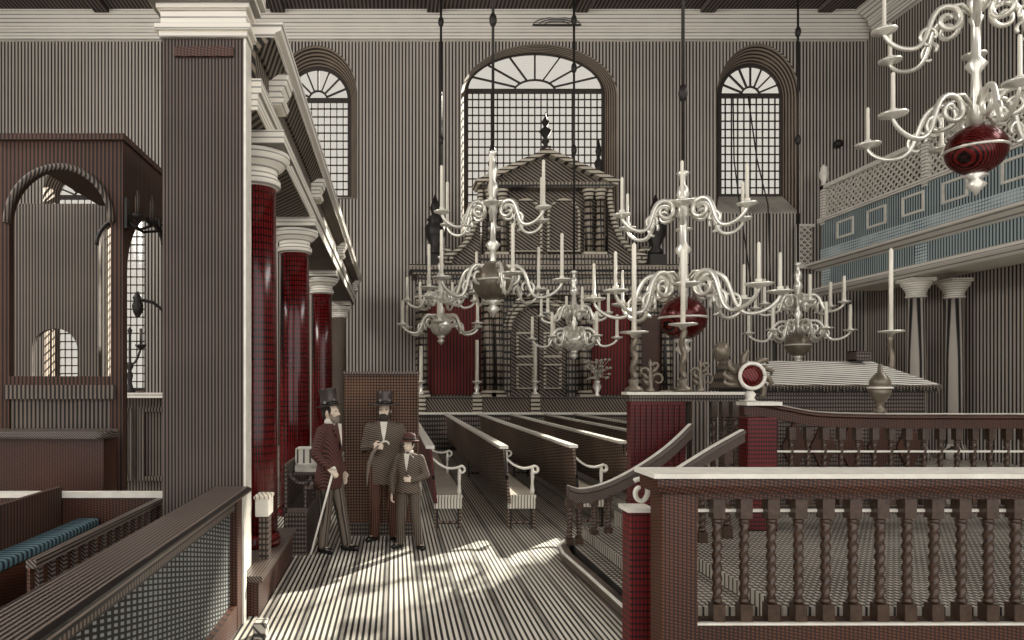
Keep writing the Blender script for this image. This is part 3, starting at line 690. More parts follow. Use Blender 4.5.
def chandelier(name, px, Y, ztop, zchain, zu, zl, zball, rball, Ru, Rl, nu, nl, label, ch=.55, big=True, rings=(), rot=0.2, ballmat='redbrass', zpend=None, cr=.026, skip=()):
    x = (px - CX) * Y / F
    c = thing(name, (x, Y, zball), label, 'chandelier', 'brass chandeliers')
    k = rball
    rod = MB().tube([(x, Y, ztop), (x, Y, zchain)], .028 if big else .03, 6)
    for z in rings: rod.ell((x, Y, z), (.075, .075, .14), 8, 6)
    rod.lathe([(.02, ztop - .3), (.09, ztop - .25), (.12, ztop - .12), (.1, ztop - .01)], (x, Y, 0), 8)
    rod.build('suspension_rod', 'iron', c)
    H = zchain - zball
    prof = [(.02, zchain), (.1 * 1, zchain - .05), (.05, zchain - .1), (.04, zchain - .1 * H), (.085, zchain - .13 * H), (.1, zchain - .17 * H), (.05, zchain - .23 * H), (.1, zchain - .27 * H), (.11, zchain - .31 * H), (.06, zchain - .36 * H),
            (.09, zu), (.05, zu - .1), (.055, (zu + zl) / 2 + .1), (.11 * k / .3, (zu + zl) / 2), (.05, (zu + zl) / 2 - .12), (.08, zl + .05), (.06, zball + k * .95)]
    prof = sorted(prof, key=lambda q: -q[1])
    MB().lathe(prof, (x, Y, 0), 14).build('shaft', 'brass', c)
    b = MB(); b.ell((x, Y, zball), (k, k, k * .95), 24, 14); bo = b.build('ball', ballmat, c)
    MB().lathe([(k * 1.0, zball - .02), (k * 1.06, zball), (k * 1.0, zball + .02)], (x, Y, 0), 24).build('girdle', 'brass', bo)
    MB().lathe([(k * .3, zball - k * .9), (k * .4, zball - k * 1.0), (.05, zball - k * 1.12), (k * .35, zball - k * 1.35), (.04, zball - k * 1.6), (.01, zball - k * 1.75)], (x, Y, 0), 12).build('pendant', 'brass', c)
    for (R, zh, n, ph, sc) in ((Ru, zu, nu, rot, .26), (Rl, zl, nl, rot + .3, .26)):
        drop = .38 * R * (.85 if big else .75); tip = -.12 * R
        am = arm_mesh(R, zh, drop, tip, R * .16, 0, .032 if big else .034)
        protos = None
        for i in range(n):
            if i in skip: continue
            a = ph + 2 * PI * i / n
            if protos is None:
                me_a = am.mesh('arm')
                me_p = MB().lathe([(.03, zh + tip - .02), (.04, zh + tip), (.13 * R, zh + tip + .03), (.14 * R, zh + tip + .06), (.03, zh + tip + .05)], (R, 0, 0), 12).mesh('drip_pan')
                me_c = MB().lathe([(.045, zh + tip + .05), (.045, zh + tip + .12), (cr, zh + tip + .12), (cr * .9, zh + tip + .05 + ch), (.006, zh + tip + .07 + ch)], (R, 0, 0), 8).mesh('candle')
                me_a.materials.append(M['brass']); me_p.materials.append(M['brass']); me_c.materials.append(M['candle'])
                protos = (me_a, me_p, me_c)
            o = bpy.data.objects.new('arm', protos[0]); COL.objects.link(o); o.parent = c
            o.location = (0, 0, -zball); o.rotation_euler = (0, 0, a)
            for nm, me in (('drip_pan', protos[1]), ('candle', protos[2])):
                q = bpy.data.objects.new(nm, me); COL.objects.link(q); q.parent = o
    return c
def zat(py, Y): return EYE - (py - CY) * Y / F
def ch_px(name, px, Y, ychain, yu, yl, yball, rb, Ru, Rl, nu, nl, label, ch, big, rings, rot, ballmat='redbrass', cr=.026, ytop=None):
    ztop = ZC - .125 if ytop is None else ytop
    return chandelier(name, px, Y, ztop, zat(ychain, Y), zat(yu, Y), zat(yl, Y), zat(yball, Y), rb * Y / F, Ru * Y / F, Rl * Y / F, nu, nl, label, ch * Y / F, big, [zat(r, Y) for r in rings], rot, ballmat, cr=cr)
ch_px('chandelier', 683, 11.0, 170, 212, 288, 318, 23, 64, 86, 6, 8, 'largest chandelier in full view, with a red ball, above the stair rail', 36, True, (93,), .12)
ch_px('chandelier', 493, 13.5, 150, 212, 278, 281, 21, 56, 68, 6, 6, 'big two tiered chandelier hanging before the pedimented ark', 44, True, (20,), .35, 'darkbrass', cr=.034)
ch_px('chandelier', 441, 18.0, 255, 298, 322, 326, 11, 34, 42, 6, 6, 'small low chandelier nearest the colonnade and wooden screen', 22, False, (22, 140), .1, 'brass', cr=.04)
ch_px('chandelier', 574, 18.0, 270, 312, 335, 341, 11, 34, 41, 6, 6, 'small chandelier low before the arched door of the ark', 22, False, (20, 68, 150), .5, 'brass', cr=.04)
ch_px('chandelier', 798, 18.0, 262, 302, 328, 345, 12, 40, 44, 6, 6, 'small chandelier hanging between the ark and the balcony', 24, False, (32, 140), .25, 'darkbrass', cr=.04)
ch_px('chandelier', 976, 9.6, -60, 18, 112, 150, 26, 84, 94, 6, 6, 'high chandelier with a red ball before the balcony lattice', 40, True, (), PI - .15)

# ================================================================== reading platform and its rails
rp = thing('reading_platform', (4.5, 6.7, 0), 'raised wooden reading platform with curved steps and a kerb lit along its top', 'platform')
MB().box(2.75, 8.6, 4.95, 8.78, 0, .33).build('deck', 'deck', rp)
MB().box(4.35, 8.6, 8.78, 10.6, 0, .33).build('rear_deck', 'deck', rp)
MB().box(2.2, 2.75, 5.3, 8.3, 0, .22).build('step', 'deck', rp)
MB().box(1.99, 2.2, 5.5, 8.1, 0, .11).build('step', 'deck', rp)
MB().box(1.99, 8.6, 4.6, 4.95, 0, .18).build('front_sill', 'brown', rp)
kp = [Vector((1.88, 5.25, .06)), Vector((1.86, 6.0, .06)), Vector((1.84, 6.8, .06)), Vector((1.82, 7.4, .06)), Vector((1.86, 7.75, .06)), Vector((1.97, 7.98, .06)), Vector((2.13, 8.17, .06))]
kb = MB().ribbon(kp, .12, .12).build('kerb', 'dark', rp)
MB().ribbon([k + Vector((-.045, 0, .066)) for k in kp], .035, .014).build('lit_edge', 'edge', kb)  # light along the kerb top, put in as a pale strip
def baluster(x, y, z0, z1, r, parent, mat='turned', sq=None, turns=7):
    """square block, twisted shaft, square block in one turned piece"""
    sq = sq or r * 1.15; h = z1 - z0
    mb = MB().box(x - sq, x + sq, y - sq, y + sq, z0, z0 + .14 * h).box(x - sq, x + sq, y - sq, y + sq, z1 - .16 * h, z1)
    mb.lathe([(r * .7, z0 + .14 * h), (r * 1.15, z0 + .16 * h), (r * .6, z0 + .19 * h)], (x, y, 0), 10)
    mb.lathe([(r * .6, z1 - .21 * h), (r * 1.15, z1 - .18 * h), (r * .7, z1 - .16 * h)], (x, y, 0), 10)
    mb.twist(x, y, z0 + .18 * h, z1 - .2 * h, r * .84, turns, m=44, a=.2)
    return mb.build('baluster', mat, parent)
nb = thing('front_balustrade', (3.9, 4.67, 0), 'front balustrade of the reading platform, with twisted balusters and a rail with a lit top', 'balustrade')
MB().box(1.74, 1.975, 4.56, 4.78, 0, 1.2).build('newel_post', 'brown', nb, bevel=.012)
MB().prism([(4.52, 1.2), (4.82, 1.2), (4.84, 1.25), (4.84, 1.3), (4.5, 1.3), (4.5, 1.25)], 'x', 1.69, 6.6).build('top_rail', 'brown', nb)
MB().box(1.66, 6.6, 4.48, 4.86, 1.3, 1.33).build('lit_rail_top', 'edge', nb)  # lit top of the rail, put in as a pale slab
MB().box(1.975, 6.6, 4.58, 4.76, .19, .33).build('base_rail', 'brown', nb)
MB().box(1.975, 6.6, 4.6, 4.74, 1.15, 1.2).build('frieze_rail', 'brown', nb)
MB().box(1.975, 6.6, 4.655, 4.685, 1.055, 1.075).build('string_rail', 'edge', nb)
MB().box(1.975, 6.6, 4.57, 4.6, .33, .345).build('base_edge', 'edge', nb)
for i in range(25):
    x = P(714, 0, 4.67).x + (i - 1) * .1795
    if x > 6.5: break
    baluster(x, 4.63, .345, 1.15, .034, nb)

# low newel with scroll at the foot of the near rail
ln = thing('low_newel', (1.77, 5.05, 0), 'low red newel block with a pale scroll on top beside the platform corner', 'newel')
MB().box(1.66, 1.81, 4.95, 5.12, 0, 1.0).build('block', 'redwood', ln, bevel=.008)
MB().box(1.64, 1.83, 4.93, 5.14, 1.0, 1.03).build('cap', 'edge', ln)
scr = []
for i in range(26):
    a = .5 * PI + 2.2 * PI * i / 25; r = .03 + .07 * (i / 25)
    scr.append((1.76 + r * math.cos(a) * .7, 5.03, 1.13 + r * math.sin(a)))
MB().tube(scr, .018, 6).build('scroll', 'edge', ln)

# stair handrails
def interp(pts, n):
    out = []
    for i in range(n + 1):
        t = i / n * (len(pts) - 1); k = min(int(t), len(pts) - 2); u = t - k
        p0, p1, p2, p3 = pts[max(k - 1, 0)], pts[k], pts[k + 1], pts[min(k + 2, len(pts) - 1)]
        out.append(.5 * (2 * p1 + (p2 - p0) * u + (2 * p0 - 5 * p1 + 4 * p2 - p3) * u * u + (3 * p1 - p0 - 3 * p2 + p3) * u ** 3))
    return out
h1 = thing('stair_rail', (2.5, 8.0, 0), 'curved stair handrail sweeping up to the tall red newel panel', 'handrail', 'stair handrails')
path = interp([P(568, 493, 7.75), P(582, 496, 7.8), P(608, 489, 7.95), P(640, 472, 8.12), P(668, 452, 8.28), P(690, 431, 8.4)], 30)
MB().ribbon(path, .11, .16).build('handrail', 'cap', h1)
MB().ribbon([p + Vector((0, 0, .084)) for p in path], .055, .012).build('lit_edge', 'edge', h1)  # window light on the handrail top, painted as a pale strip
for k, z0 in ((1, .132), (5, .132), (9, .132)):
    pass
for i, k in enumerate((1, 5, 9, 12)):
    p = path[k]; z0 = .135 if i < 2 else .23
    baluster(p.x, p.y, (.0 if p.x < 1.8 else .135 if p.x < 2.2 else .225), p.z - .06, .036, h1)
h2 = thing('stair_rail', (3.2, 7.0, 0), 'straight stair handrail in front of the tall red panel, tinged blue below', 'handrail', 'stair handrails')
path = interp([P(655, 489, 6.6), P(680, 473, 6.8), P(712, 453, 7.05), P(742, 436, 7.3)], 16)
MB().ribbon(path, .1, .12).build('handrail', 'cap', h2)
MB().ribbon([p + Vector((0, 0, .064)) for p in path], .05, .012).build('lit_edge', 'edge', h2)  # pale strip painting the light on this handrail's top
for k in (1, 5, 9, 13):
    p = path[k]; baluster(p.x, p.y, (.333 if p.x > 2.7 else .222), p.z - .05, .036, h2)

# landing balustrade behind: red panel, grey post, balusters
lb = thing('landing_balustrade', (3.4, 8.6, 0), 'landing rail with a red slatted newel panel and a row of small balusters', 'balustrade')
MB().box(2.88, 3.55, 8.55, 8.7, .332, 1.76).build('red_panel', 'redwood', lb)
for i in range(9): MB().box(2.93 + i * .068, 2.955 + i * .068, 8.53, 8.55, .9, 1.66).build('slat', 'redwood', lb)
MB().box(2.82, 4.34, 8.5, 8.72, 1.78, 1.815).build('lit_rail_top', 'edge', lb)  # lit top of the landing rail, put into a pale slab
MB().box(2.86, 4.3, 8.53, 8.7, 1.7, 1.78).build('top_rail', 'dark', lb)
MB().box(3.62, 3.8, 8.52, 8.7, .332, 1.7).build('post', 'aisle', lb, bevel=.01)
MB().box(3.55, 4.3, 8.56, 8.68, .4, .5).build('base_rail', 'dark', lb)
for x in (3.92, 4.05, 4.18): baluster(x, 8.62, .5, 1.7, .034, lb)

# far balustrade
fb = thing('rear_balustrade', (5.5, 7.6, 0), 'rear balustrade of the platform with a dipping rail and a brass ball finial', 'balustrade')
rail = interp([P(742, 408, 7.6), P(756, 409, 7.6), P(785, 414, 7.6), P(815, 419, 7.6), P(870, 421, 7.6)] + [Vector((5.9, 7.6, 1.505)), Vector((8.5, 7.6, 1.505))], 40)
MB().ribbon(rail, .16, .15).build('top_rail', 'brown', fb)
MB().ribbon([p + Vector((0, 0, .08)) for p in rail], .17, .014).build('lit_rail_top', 'edge', fb)  # light on the rear rail's top, put into a pale strip
MB().box(3.78, 4.1, 7.5, 7.7, .332, 1.55).build('newel', 'redwood', fb, bevel=.01)
MB().box(3.76, 4.14, 7.48, 7.72, 1.68, 1.72).build('newel_cap', 'edge', fb)
MB().box(4.1, 8.5, 7.55, 7.65, .5, .6).build('base_rail', 'dark', fb)
MB().box(4.1, 8.5, 7.58, 7.62, 1.17, 1.19).build('string_rail', 'edge', fb)
for i in range(24):
    x = P(791, 0, 7.6).x + .0 + i * .18
    if x > 8.4: break
    baluster(x, 7.6, .6, 1.44, .03, fb, turns=8)
# rosette ornament on the newel
ro = MB().lathe([(.05, -.06), (.12, -.05), (.135, 0), (.12, .05), (.05, .06)], (0, 0, 0), 20).xf(Matrix.Translation(P(750, 376, 7.6)) @ Matrix.Rotation(PI / 2, 4, 'X')).build('rosette', 'redbrass', fb)
c = P(750, 376, 7.6)
MB().tube([(c.x + .135 * math.cos(2 * PI * i / 24), c.y - .05, c.z + .135 * math.sin(2 * PI * i / 24)) for i in range(25)], .02, 8).build('ring', 'edge', ro)
MB().lathe([(.07, 1.72), (.04, 1.76), (.06, 1.8), (.03, 1.84)], (c.x, 7.6, 0), 10).build('stem', 'edge', ro)
lf = MB()
lf.lathe([(.1, -.02), (.12, 0), (.1, .02)], (0, 0, 0), 16).xf(Matrix.Translation((c.x, 7.64, c.z)) @ Matrix.Rotation(PI / 2, 4, 'X'))
for a in (0, .5, -.6, 2.8, PI + .2, 3.7, 1.0, 1.9):
    lf.tube([(c.x + q * math.cos(a + b_), 7.64, c.z + q * math.sin(a + b_)) for q, b_ in ((.08, 0), (.15, .05), (.22, -.1), (.27, -.3), (.25, -.45))], [.02, .04, .035, .025, .012], 8)
lf.build('leafwork', 'darkbrass', ro)
c = P(880, 388, 7.6)
bf = MB().lathe([(.02, 1.59), (.07, 1.6), (.05, 1.64), (.02, 1.68), (.06, 1.73), (.1, 1.8), (.11, 1.86)], (c.x, 7.6, 0), 16).build('ball_finial', 'darkbrass', fb)
MB().lathe([(.122, 1.86), (.122, 1.88)], (c.x, 7.6, 0), 20).build('girdle', 'edge', bf)
MB().lathe([(.108, 1.88), (.1, 1.95), (.06, 2.01), (.025, 2.04), (.022, 2.12), (.008, 2.13)], (c.x, 7.6, 0), 16).build('dome', 'darkbrass', bf)

# reader's desk with cloth, ball finial, book
dk = thing('reading_desk', (5.7, 9.4, .33), 'large dark carved reading desk under a pale cloth behind the rear balustrade', 'desk')
MB().box(4.55, 6.85, 9.05, 9.85, .332, 1.82).build('cabinet', 'dark', dk)
MB().add([(4.45, 8.95, 1.82), (6.95, 8.95, 1.82), (6.95, 9.95, 1.82), (4.45, 9.95, 1.82), (4.45, 8.95, 1.87), (6.95, 8.95, 1.87), (6.75, 9.95, 2.2), (4.6, 9.95, 2.2)],
         [(0, 3, 2, 1), (4, 5, 6, 7), (0, 1, 5, 4), (1, 2, 6, 5), (2, 3, 7, 6), (3, 0, 4, 7)]).build('sloping_top', 'darkfar', dk)
for i in range(6):
    x = 4.62 + i * .37
    MB().prism([(x, 1.1), (x + .165, .75), (x + .33, 1.1), (x + .165, 1.45)], 'y', 9.02, 9.05).build('diamond_panel', 'brown', dk)
bq = MB().lathe([(.06, 0), (.03, .03), (.08, .06), (.11, .13), (.12, .2), (.09, .28), (.03, .32)], (4.62, 9.9, 2.19), 14).build('ball_finial', 'darkbrass', dk)
cl = MB()
cl.add([(4.75, 8.93, 1.885), (6.97, 8.93, 1.885), (6.75, 9.93, 2.225), (4.95, 9.93, 2.225), (4.75, 8.93, 1.9), (6.97, 8.93, 1.9), (6.75, 9.93, 2.24), (4.95, 9.93, 2.24)],
       [(0, 3, 2, 1), (4, 5, 6, 7), (0, 1, 5, 4), (1, 2, 6, 5), (2, 3, 7, 6), (3, 0, 4, 7)])
ct = thing('desk_cloth', (5.8, 9.4, 2.0), 'pale fringed cloth spread over the sloping top of the carved desk', 'cloth')
cl.build('sheet', 'cloth', ct)
fr = MB()
for i in range(52):
    x = 4.77 + i * .0425; l = .06 + .05 * random.random()
    fr.prism([(x, 1.9), (x + .035, 1.9), (x + .02, 1.9 - l)], 'y', 8.915, 8.93)
fr.build('fringe', 'coatgrey', ct)
bk = thing('prayer_book', (6.5, 9.8, 2.25), 'dark book lying closed on the pale desk cloth', 'book')
MB().box(6.4, 6.62, 9.72, 9.92, 2.24, 2.255).box(6.4, 6.62, 9.72, 9.92, 2.36, 2.375).box(6.4, 6.415, 9.72, 9.92, 2.24, 2.375).build('cover', 'bookdark', bk)
MB().box(6.415, 6.61, 9.73, 9.91, 2.255, 2.36).build('page_block', 'dark', bk)

# tall candlesticks at the platform corners
def tall_stick(px, Y, z0, ypan, ytop, label, w=.03):
    x = (px - CX) * Y / F; zp = zat(ypan, Y); zt_ = zat(ytop, Y)
    t = thing('tall_candlestick', (x, Y, z0), label, 'candlestick', 'tall twisted candlesticks of the reading platform')
    MB().lathe([(.11, z0 + .002), (.11, z0 + .04), (.05, z0 + .08), (.07, z0 + .14), (.03, z0 + .18)], (x, Y, 0), 12).build('foot', 'darkbrass', t)
    MB().twist(x, Y, z0 + .17, zp - .05, .036, max(4, (zp - z0) * 4), k=1, a=.5).build('stem', 'darkbrass', t)
    MB().lathe([(.03, zp - .06), (.05, zp - .02), (.17, zp), (.17, zp + .02), (.04, zp + .03)], (x, Y, 0), 14).build('drip_pan', 'brass', t)
    MB().lathe([(w, zp + .03), (w * .92, zt_), (.006, zt_ + .03)], (x, Y, 0), 10).build('candle', 'candle', t)
tall_stick(634, 8.6, 1.815, 333, 245, 'tall candle on a twisted stem at the outer end of the red newel panel')
tall_stick(683, 8.6, 1.815, 325, 250, 'tall candle on a twisted stem over the grey landing post')
tall_stick(891, 10.3, .333, 332, 250, 'very tall twisted candlestick behind the carved desk, before the balcony')
for px in (636, 686):
    x = (px - CX) * 8.6 / F
    v = thing('leaf_cluster', (x + .15, 8.6, 1.815), 'dark leafy carved cluster beside the tall candle at the red panel, ' + ('outer end' if px < 650 else 'inner end'), 'ornament')
    mb = MB(); bx_ = x + .175; rnd = random.Random(px)
    mb.lathe([(.055, 1.817), (.06, 1.84), (.03, 1.87), (.035, 2.0), (.02, 2.12), (.03, 2.16), (.005, 2.22)], (bx_, 8.6, 0), 10)
    for sg, zc, rr in ((1, 1.97, .075), (-1, 2.06, .055), (1, 2.13, .045)):
        mb.tube([(bx_ + sg * (.02 + rr - rr * (1 - .5 * i / 17) * math.cos(1.8 * PI * i / 17)), 8.6, zc + rr * (1 - .5 * i / 17) * math.sin(1.8 * PI * i / 17)) for i in range(18)], [.022 - .012 * i / 17 for i in range(18)], 7)
    for sg, zc in ((-1, 1.92), (1, 2.08), (-1, 1.99)):
        mb.tube([(bx_, 8.6, zc - .04), (bx_ + sg * .05, 8.59, zc), (bx_ + sg * .1, 8.58, zc + .06)], [.012, .03, .004], 7)
    mb.build('leafwork', 'darkbrass', v)

# ================================================================== people
def hand(mb, w, d, n, t, curl=.5, s=1.0):
    w, d, n, t = Vector(w), Vector(d).normalized(), Vector(n).normalized(), Vector(t).normalized()
    for o in (-.027, -.009, .009, .027):
        mb.cap(w + t * o * .7 * s, w + d * .085 * s + t * o * s, .013 * s, .0125 * s, 8)
    for o, l in ((-.03, .056), (-.0105, .07), (.0095, .076), (.029, .068)):
        p = w + d * .09 * s + t * o * s; ang = curl * .5; dd = d
        for seg, f in enumerate((.42, .32, .26)):
            dd = d * math.cos(ang) + n * math.sin(ang)
            q = p + dd * l * f * s * 1.05; mb.cap(p, q, .0092 * s, .0082 * s, 8); p = q; ang += curl
    p = w + d * .025 * s + t * .028 * s
    q = p + (d * .55 + t * .7 + n * .25).normalized() * .042 * s; mb.cap(p, q, .0125 * s, .0105 * s, 8)
    mb.cap(q, q + (d * .8 + t * .1 + n * .5).normalized() * .034 * s, .0105 * s, .009 * s, 8)
def ering(z, rx, ry, cx=0, cy=0, n=20):
    return [(cx + rx * math.cos(2 * PI * k / n), cy + ry * math.sin(2 * PI * k / n), z) for k in range(n)]
def head(mb, hp, yaw):
    i0 = len(mb.v)
    mb.ell((0, .012, .115), (.074, .094, .112), 18, 12); mb.ell((0, -.03, .05), (.056, .062, .055), 14, 9)
    mb.ell((0, -.052, .022), (.03, .03, .022), 10, 7)
    mb.cap((0, -.083, .115), (0, -.104, .078), .010, .0155, 8)
    for s in (-1, 1):
        mb.ell((s * .012, -.094, .076), (.011, .012, .009), 8, 6)
        mb.ell((s * .030, -.074, .124), (.024, .014, .009), 8, 6)
        mb.ell((s * .040, -.062, .080), (.02, .02, .018), 8, 6)
        mb.ell((s * .076, .01, .098), (.011, .02, .03), 8, 6)
    mb.cap((-.02, -.086, .047), (.02, -.086, .047), .009, .009, 8); mb.cap((-.016, -.083, .037), (.016, -.083, .037), .008, .008, 8)
    T = Matrix.Translation(hp) @ Matrix.Rotation(yaw, 4, 'Z')
    mb.xf(T, i0); return T
def person(loc, rotz, s, J, label, yaw=0, skirt=None, coat='coatred', trouser='trouser', hat='top', beard=None, hands=None, lapel=True, hattilt=0):
    """J: joints in the person's own frame, facing -Y, in metres before scaling by s"""
    o = thing('person', loc, label, 'person')
    b = MB(); V = Vector
    for sd in ('R', 'L'):
        b.cap(J['hip' + sd], J['knee' + sd], .078, .055); b.cap(J['knee' + sd], J['ank' + sd], .053, .036)
        a = V(J['ank' + sd]); td = V(J['toe' + sd]); b.cap(a + V((0, 0, -.035)), a.lerp(td, .5) + V((0, 0, -.01)), .03, .026)
        b.cap(Vector(J['sh' + sd]) + Vector((0, 0, -.03)), J['el' + sd], .05, .041); b.cap(J['el' + sd], J['wr' + sd], .04, .026)
    b.ell((0, 0, .95), (.155, .11, .13)); b.ell((0, 0, 1.1), (.14, .1, .16)); b.ell((0, .005, 1.28), (.165, .115, .18)); b.cap((-.13, 0, 1.36), (.13, 0, 1.36), .055, .055)
    b.cap((0, .01, 1.4), (0, .0, 1.55), .058, .05)
    T = head(b, (0, -.012, 1.49), yaw)
    for sd in ('R', 'L'):
        h = hands[sd]; hand(b, J['wr' + sd], *h)
    SC = Matrix.Scale(s, 4); b.xf(SC)
    o.rotation_euler = (0, 0, rotz)
    body = union(b, 'body', 'skin', o, .0065 * s + .0005, 2)
    for e in (-1, 1):
        m = MB().ell((e * .031, -.079, .112), (.012, .007, .007), 8, 6).xf(SC @ T)
        x = bpy.data.objects.new('eye', m.mesh('eye')); x.data.materials.append(M['eye']); COL.objects.link(x); x.parent = o
    def part(mb, name, mat, vox=.011, sm=4): return union(mb.xf(SC), name, mat, o, vox * max(s, .8), sm)
    def raw(mb, name, mat):
        x = bpy.data.objects.new(name, mb.xf(SC).mesh(name)); x.data.materials.append(M[mat]); COL.objects.link(x); x.parent = o; return x
    # trousers and shoes
    t = MB()
    for sd in ('R', 'L'):
        a = V(J['ank' + sd]); t.cap(J['hip' + sd], J['knee' + sd], .098, .075); t.cap(J['knee' + sd], a + V((0, 0, .0)), .073, .062)
    t.ell((0, 0, .95), (.172, .127, .13)); part(t, 'trousers', trouser)
    for sd in ('R', 'L'):
        a = V(J['ank' + sd]); td = V(J['toe' + sd]); f = MB()
        base = V((a.x, a.y, .04)); d = V((td.x - a.x, td.y - a.y, 0)); dn = d.normalized()
        f.cap(base - dn * .03 + V((0, 0, 0)), base + d * .8 + V((0, 0, -.005)), .042, .036); f.cap(base + V((0, 0, .0)), a, .042, .046)
        i0 = len(f.v); sole = f
        part(f, 'shoe', 'shoe', .008, 2)
    # coat
    c = MB()
    rings = [ering(1.465, .06, .055), ering(1.45, .12, .08), ering(1.41, .165, .105), ering(1.35, .195, .125), ering(1.27, .2, .135), ering(1.15, .18, .13), ering(1.04, .17, .125)]
    for z, rx, ry, cy in skirt: rings.append(ering(z, rx, ry, 0, cy))
    c.loft(rings)
    for sd in ('R', 'L'):
        e = V(J['el' + sd]); w = V(J['wr' + sd]); c.cap(J['sh' + sd], e, .07, .058); c.cap(e, w + (e - w) * .06, .06, .046)
    part(c, 'coat', coat)
    # shirt front, collar and lapels
    f = MB().add([(-.05, -.128, 1.46), (.05, -.128, 1.46), (0, -.158, 1.2), (-.04, -.07, 1.46), (.04, -.07, 1.46), (0, -.1, 1.2)], [(0, 1, 2), (5, 4, 3), (0, 3, 4, 1), (1, 4, 5, 2), (2, 5, 3, 0)])
    raw(f, 'shirt_front', 'shirt')
    for sx in (-1, 1):
        l = MB().add([(sx * .045, -.128, 1.47), (sx * .105, -.118, 1.40), (sx * .085, -.142, 1.33), (sx * .004, -.168, 1.16), (sx * .045, -.1, 1.47), (sx * .105, -.09, 1.40), (sx * .085, -.11, 1.33), (sx * .004, -.12, 1.16)],
                     [(0, 1, 2, 3), (7, 6, 5, 4), (0, 4, 5, 1), (1, 5, 6, 2), (2, 6, 7, 3), (3, 7, 4, 0)])
        raw(l, 'lapel', coat)
    raw(MB().lathe([(.062, 1.455), (.066, 1.475), (.058, 1.51)], (0, -.002, 0), 16), 'collar', 'shirt' if lapel else coat)
    raw(MB().ell((0, -.075, 1.468), (.035, .022, .018), 10, 6), 'cravat', 'black')
    # hair, beard, hat
    hr = MB().ell((0, .03, .135), (.08, .088, .095), 16, 10); hr.ell((0, .055, .085), (.07, .055, .08), 12, 8)
    for e in (-1, 1): hr.ell((e * .072, -.01, .115), (.012, .028, .04), 8, 6)
    part(hr.xf(T), 'hair', 'hair', .008, 2)
    if beard:
        bd = MB().ell((0, -.06, .012), (.058, .045, .06), 14, 9); bd.ell((0, -.058, -.05), (.042, .035, .065), 12, 8)
        for e in (-1, 1): bd.cap((e * .064, -.01, .09), (e * .05, -.045, .02), .016, .024, 8); bd.cap((0, -.098, .062), (e * .035, -.088, .052), .009, .008, 8)
        part(bd.xf(T), 'beard', beard, .007, 2)
    TH = T @ Matrix.Translation((0, .012, .165)) @ Matrix.Rotation(hattilt, 4, 'X')
    if hat == 'top':
        h = MB().lathe([(.07, -.004), (.155, .006), (.158, .014), (.14, .016), (.097, .016), (.09, .09), (.1, .19), (.104, .2), (.09, .206), (.01, .206)], (0, 0, 0), 24, sx=.9, sy=1.05).xf(TH)
        band = MB().lathe([(.0985, .016), (.095, .05), (.09, .05)], (0, 0, 0), 24, sx=.9, sy=1.05).xf(TH)
    elif hat == 'wide':
        h = MB().lathe([(.07, -.004), (.19, .0), (.195, .01), (.17, .016), (.098, .018), (.092, .1), (.098, .165), (.09, .175), (.01, .178)], (0, 0, 0), 24).xf(TH)
        band = MB().lathe([(.1, .018), (.097, .05), (.09, .05)], (0, 0, 0), 24).xf(TH)
    else:
        h = MB().lathe([(.07, -.01), (.14, -.014), (.148, -.004), (.125, .004), (.1, .01), (.102, .06), (.08, .105), (.03, .12), (.005, .122)], (0, 0, 0), 24, sy=1.08).xf(TH)
        band = MB().lathe([(.104, .01), (.106, .035), (.09, .035)], (0, 0, 0), 24, sy=1.08).xf(TH)
    hm = {'top': 'black', 'wide': 'black', 'cap': 'coatred'}[hat]
    ho = raw(h, 'hat', hm); bo = raw(band, 'hat_band', 'shoe'); bo.parent = ho
    return o

# man with the cane: faces the other two, seen from his side
J1 = dict(hipR=(-.09, 0, .9), kneeR=(-.1, -.0, .48), ankR=(-.11, .03, .09), toeR=(-.14, -.12, .03), hipL=(.09, 0, .9), kneeL=(.1, -.09, .48), ankL=(.1, -.16, .09), toeL=(.12, -.31, .03),
          shR=(-.175, 0, 1.38), elR=(-.25, .05, 1.13), wrR=(-.235, -.11, .985), shL=(.175, 0, 1.38), elL=(.22, .05, 1.13), wrL=(.2, -.06, .9))
hd = {'R': ((0, -.75, -.5), (.5, .2, -.8), (.7, -.2, .3), .9), 'L': ((0, -.25, -1), (-1, 0, 0), (0, -1, .25), .4)}
per1 = person((P(330, 552, 8.02).x, 8.0, 0), math.radians(66), 1.0, J1, 'bearded man in a tall hat and red-brown coat leaning on a cane', yaw=.1,
       skirt=[(.95, .185, .14, 0), (.8, .2, .155, .02), (.72, .2, .15, .03)], hands=hd, beard='beard', hattilt=-.16)
def world(o, v):
    return Matrix.Translation(o.location) @ Matrix.Rotation(o.rotation_euler[2], 4, 'Z') @ Vector(v)
kt = world(per1, (-.245, -.19, .985)); kb_ = world(per1, (-.27, .09, .012))
cn = thing('walking_cane', kb_, 'pale walking cane in the hand of the man in the tall hat', 'cane')
d = kt - kb_
MB().tube([kb_ + d * t for t in (0, .03, .5, .97)], [.009, .011, .012, .014], 8).build('shaft', 'edge', cn)
MB().ell(kt, (.022, .022, .02), 10, 7).build('knob', 'edge', cn)
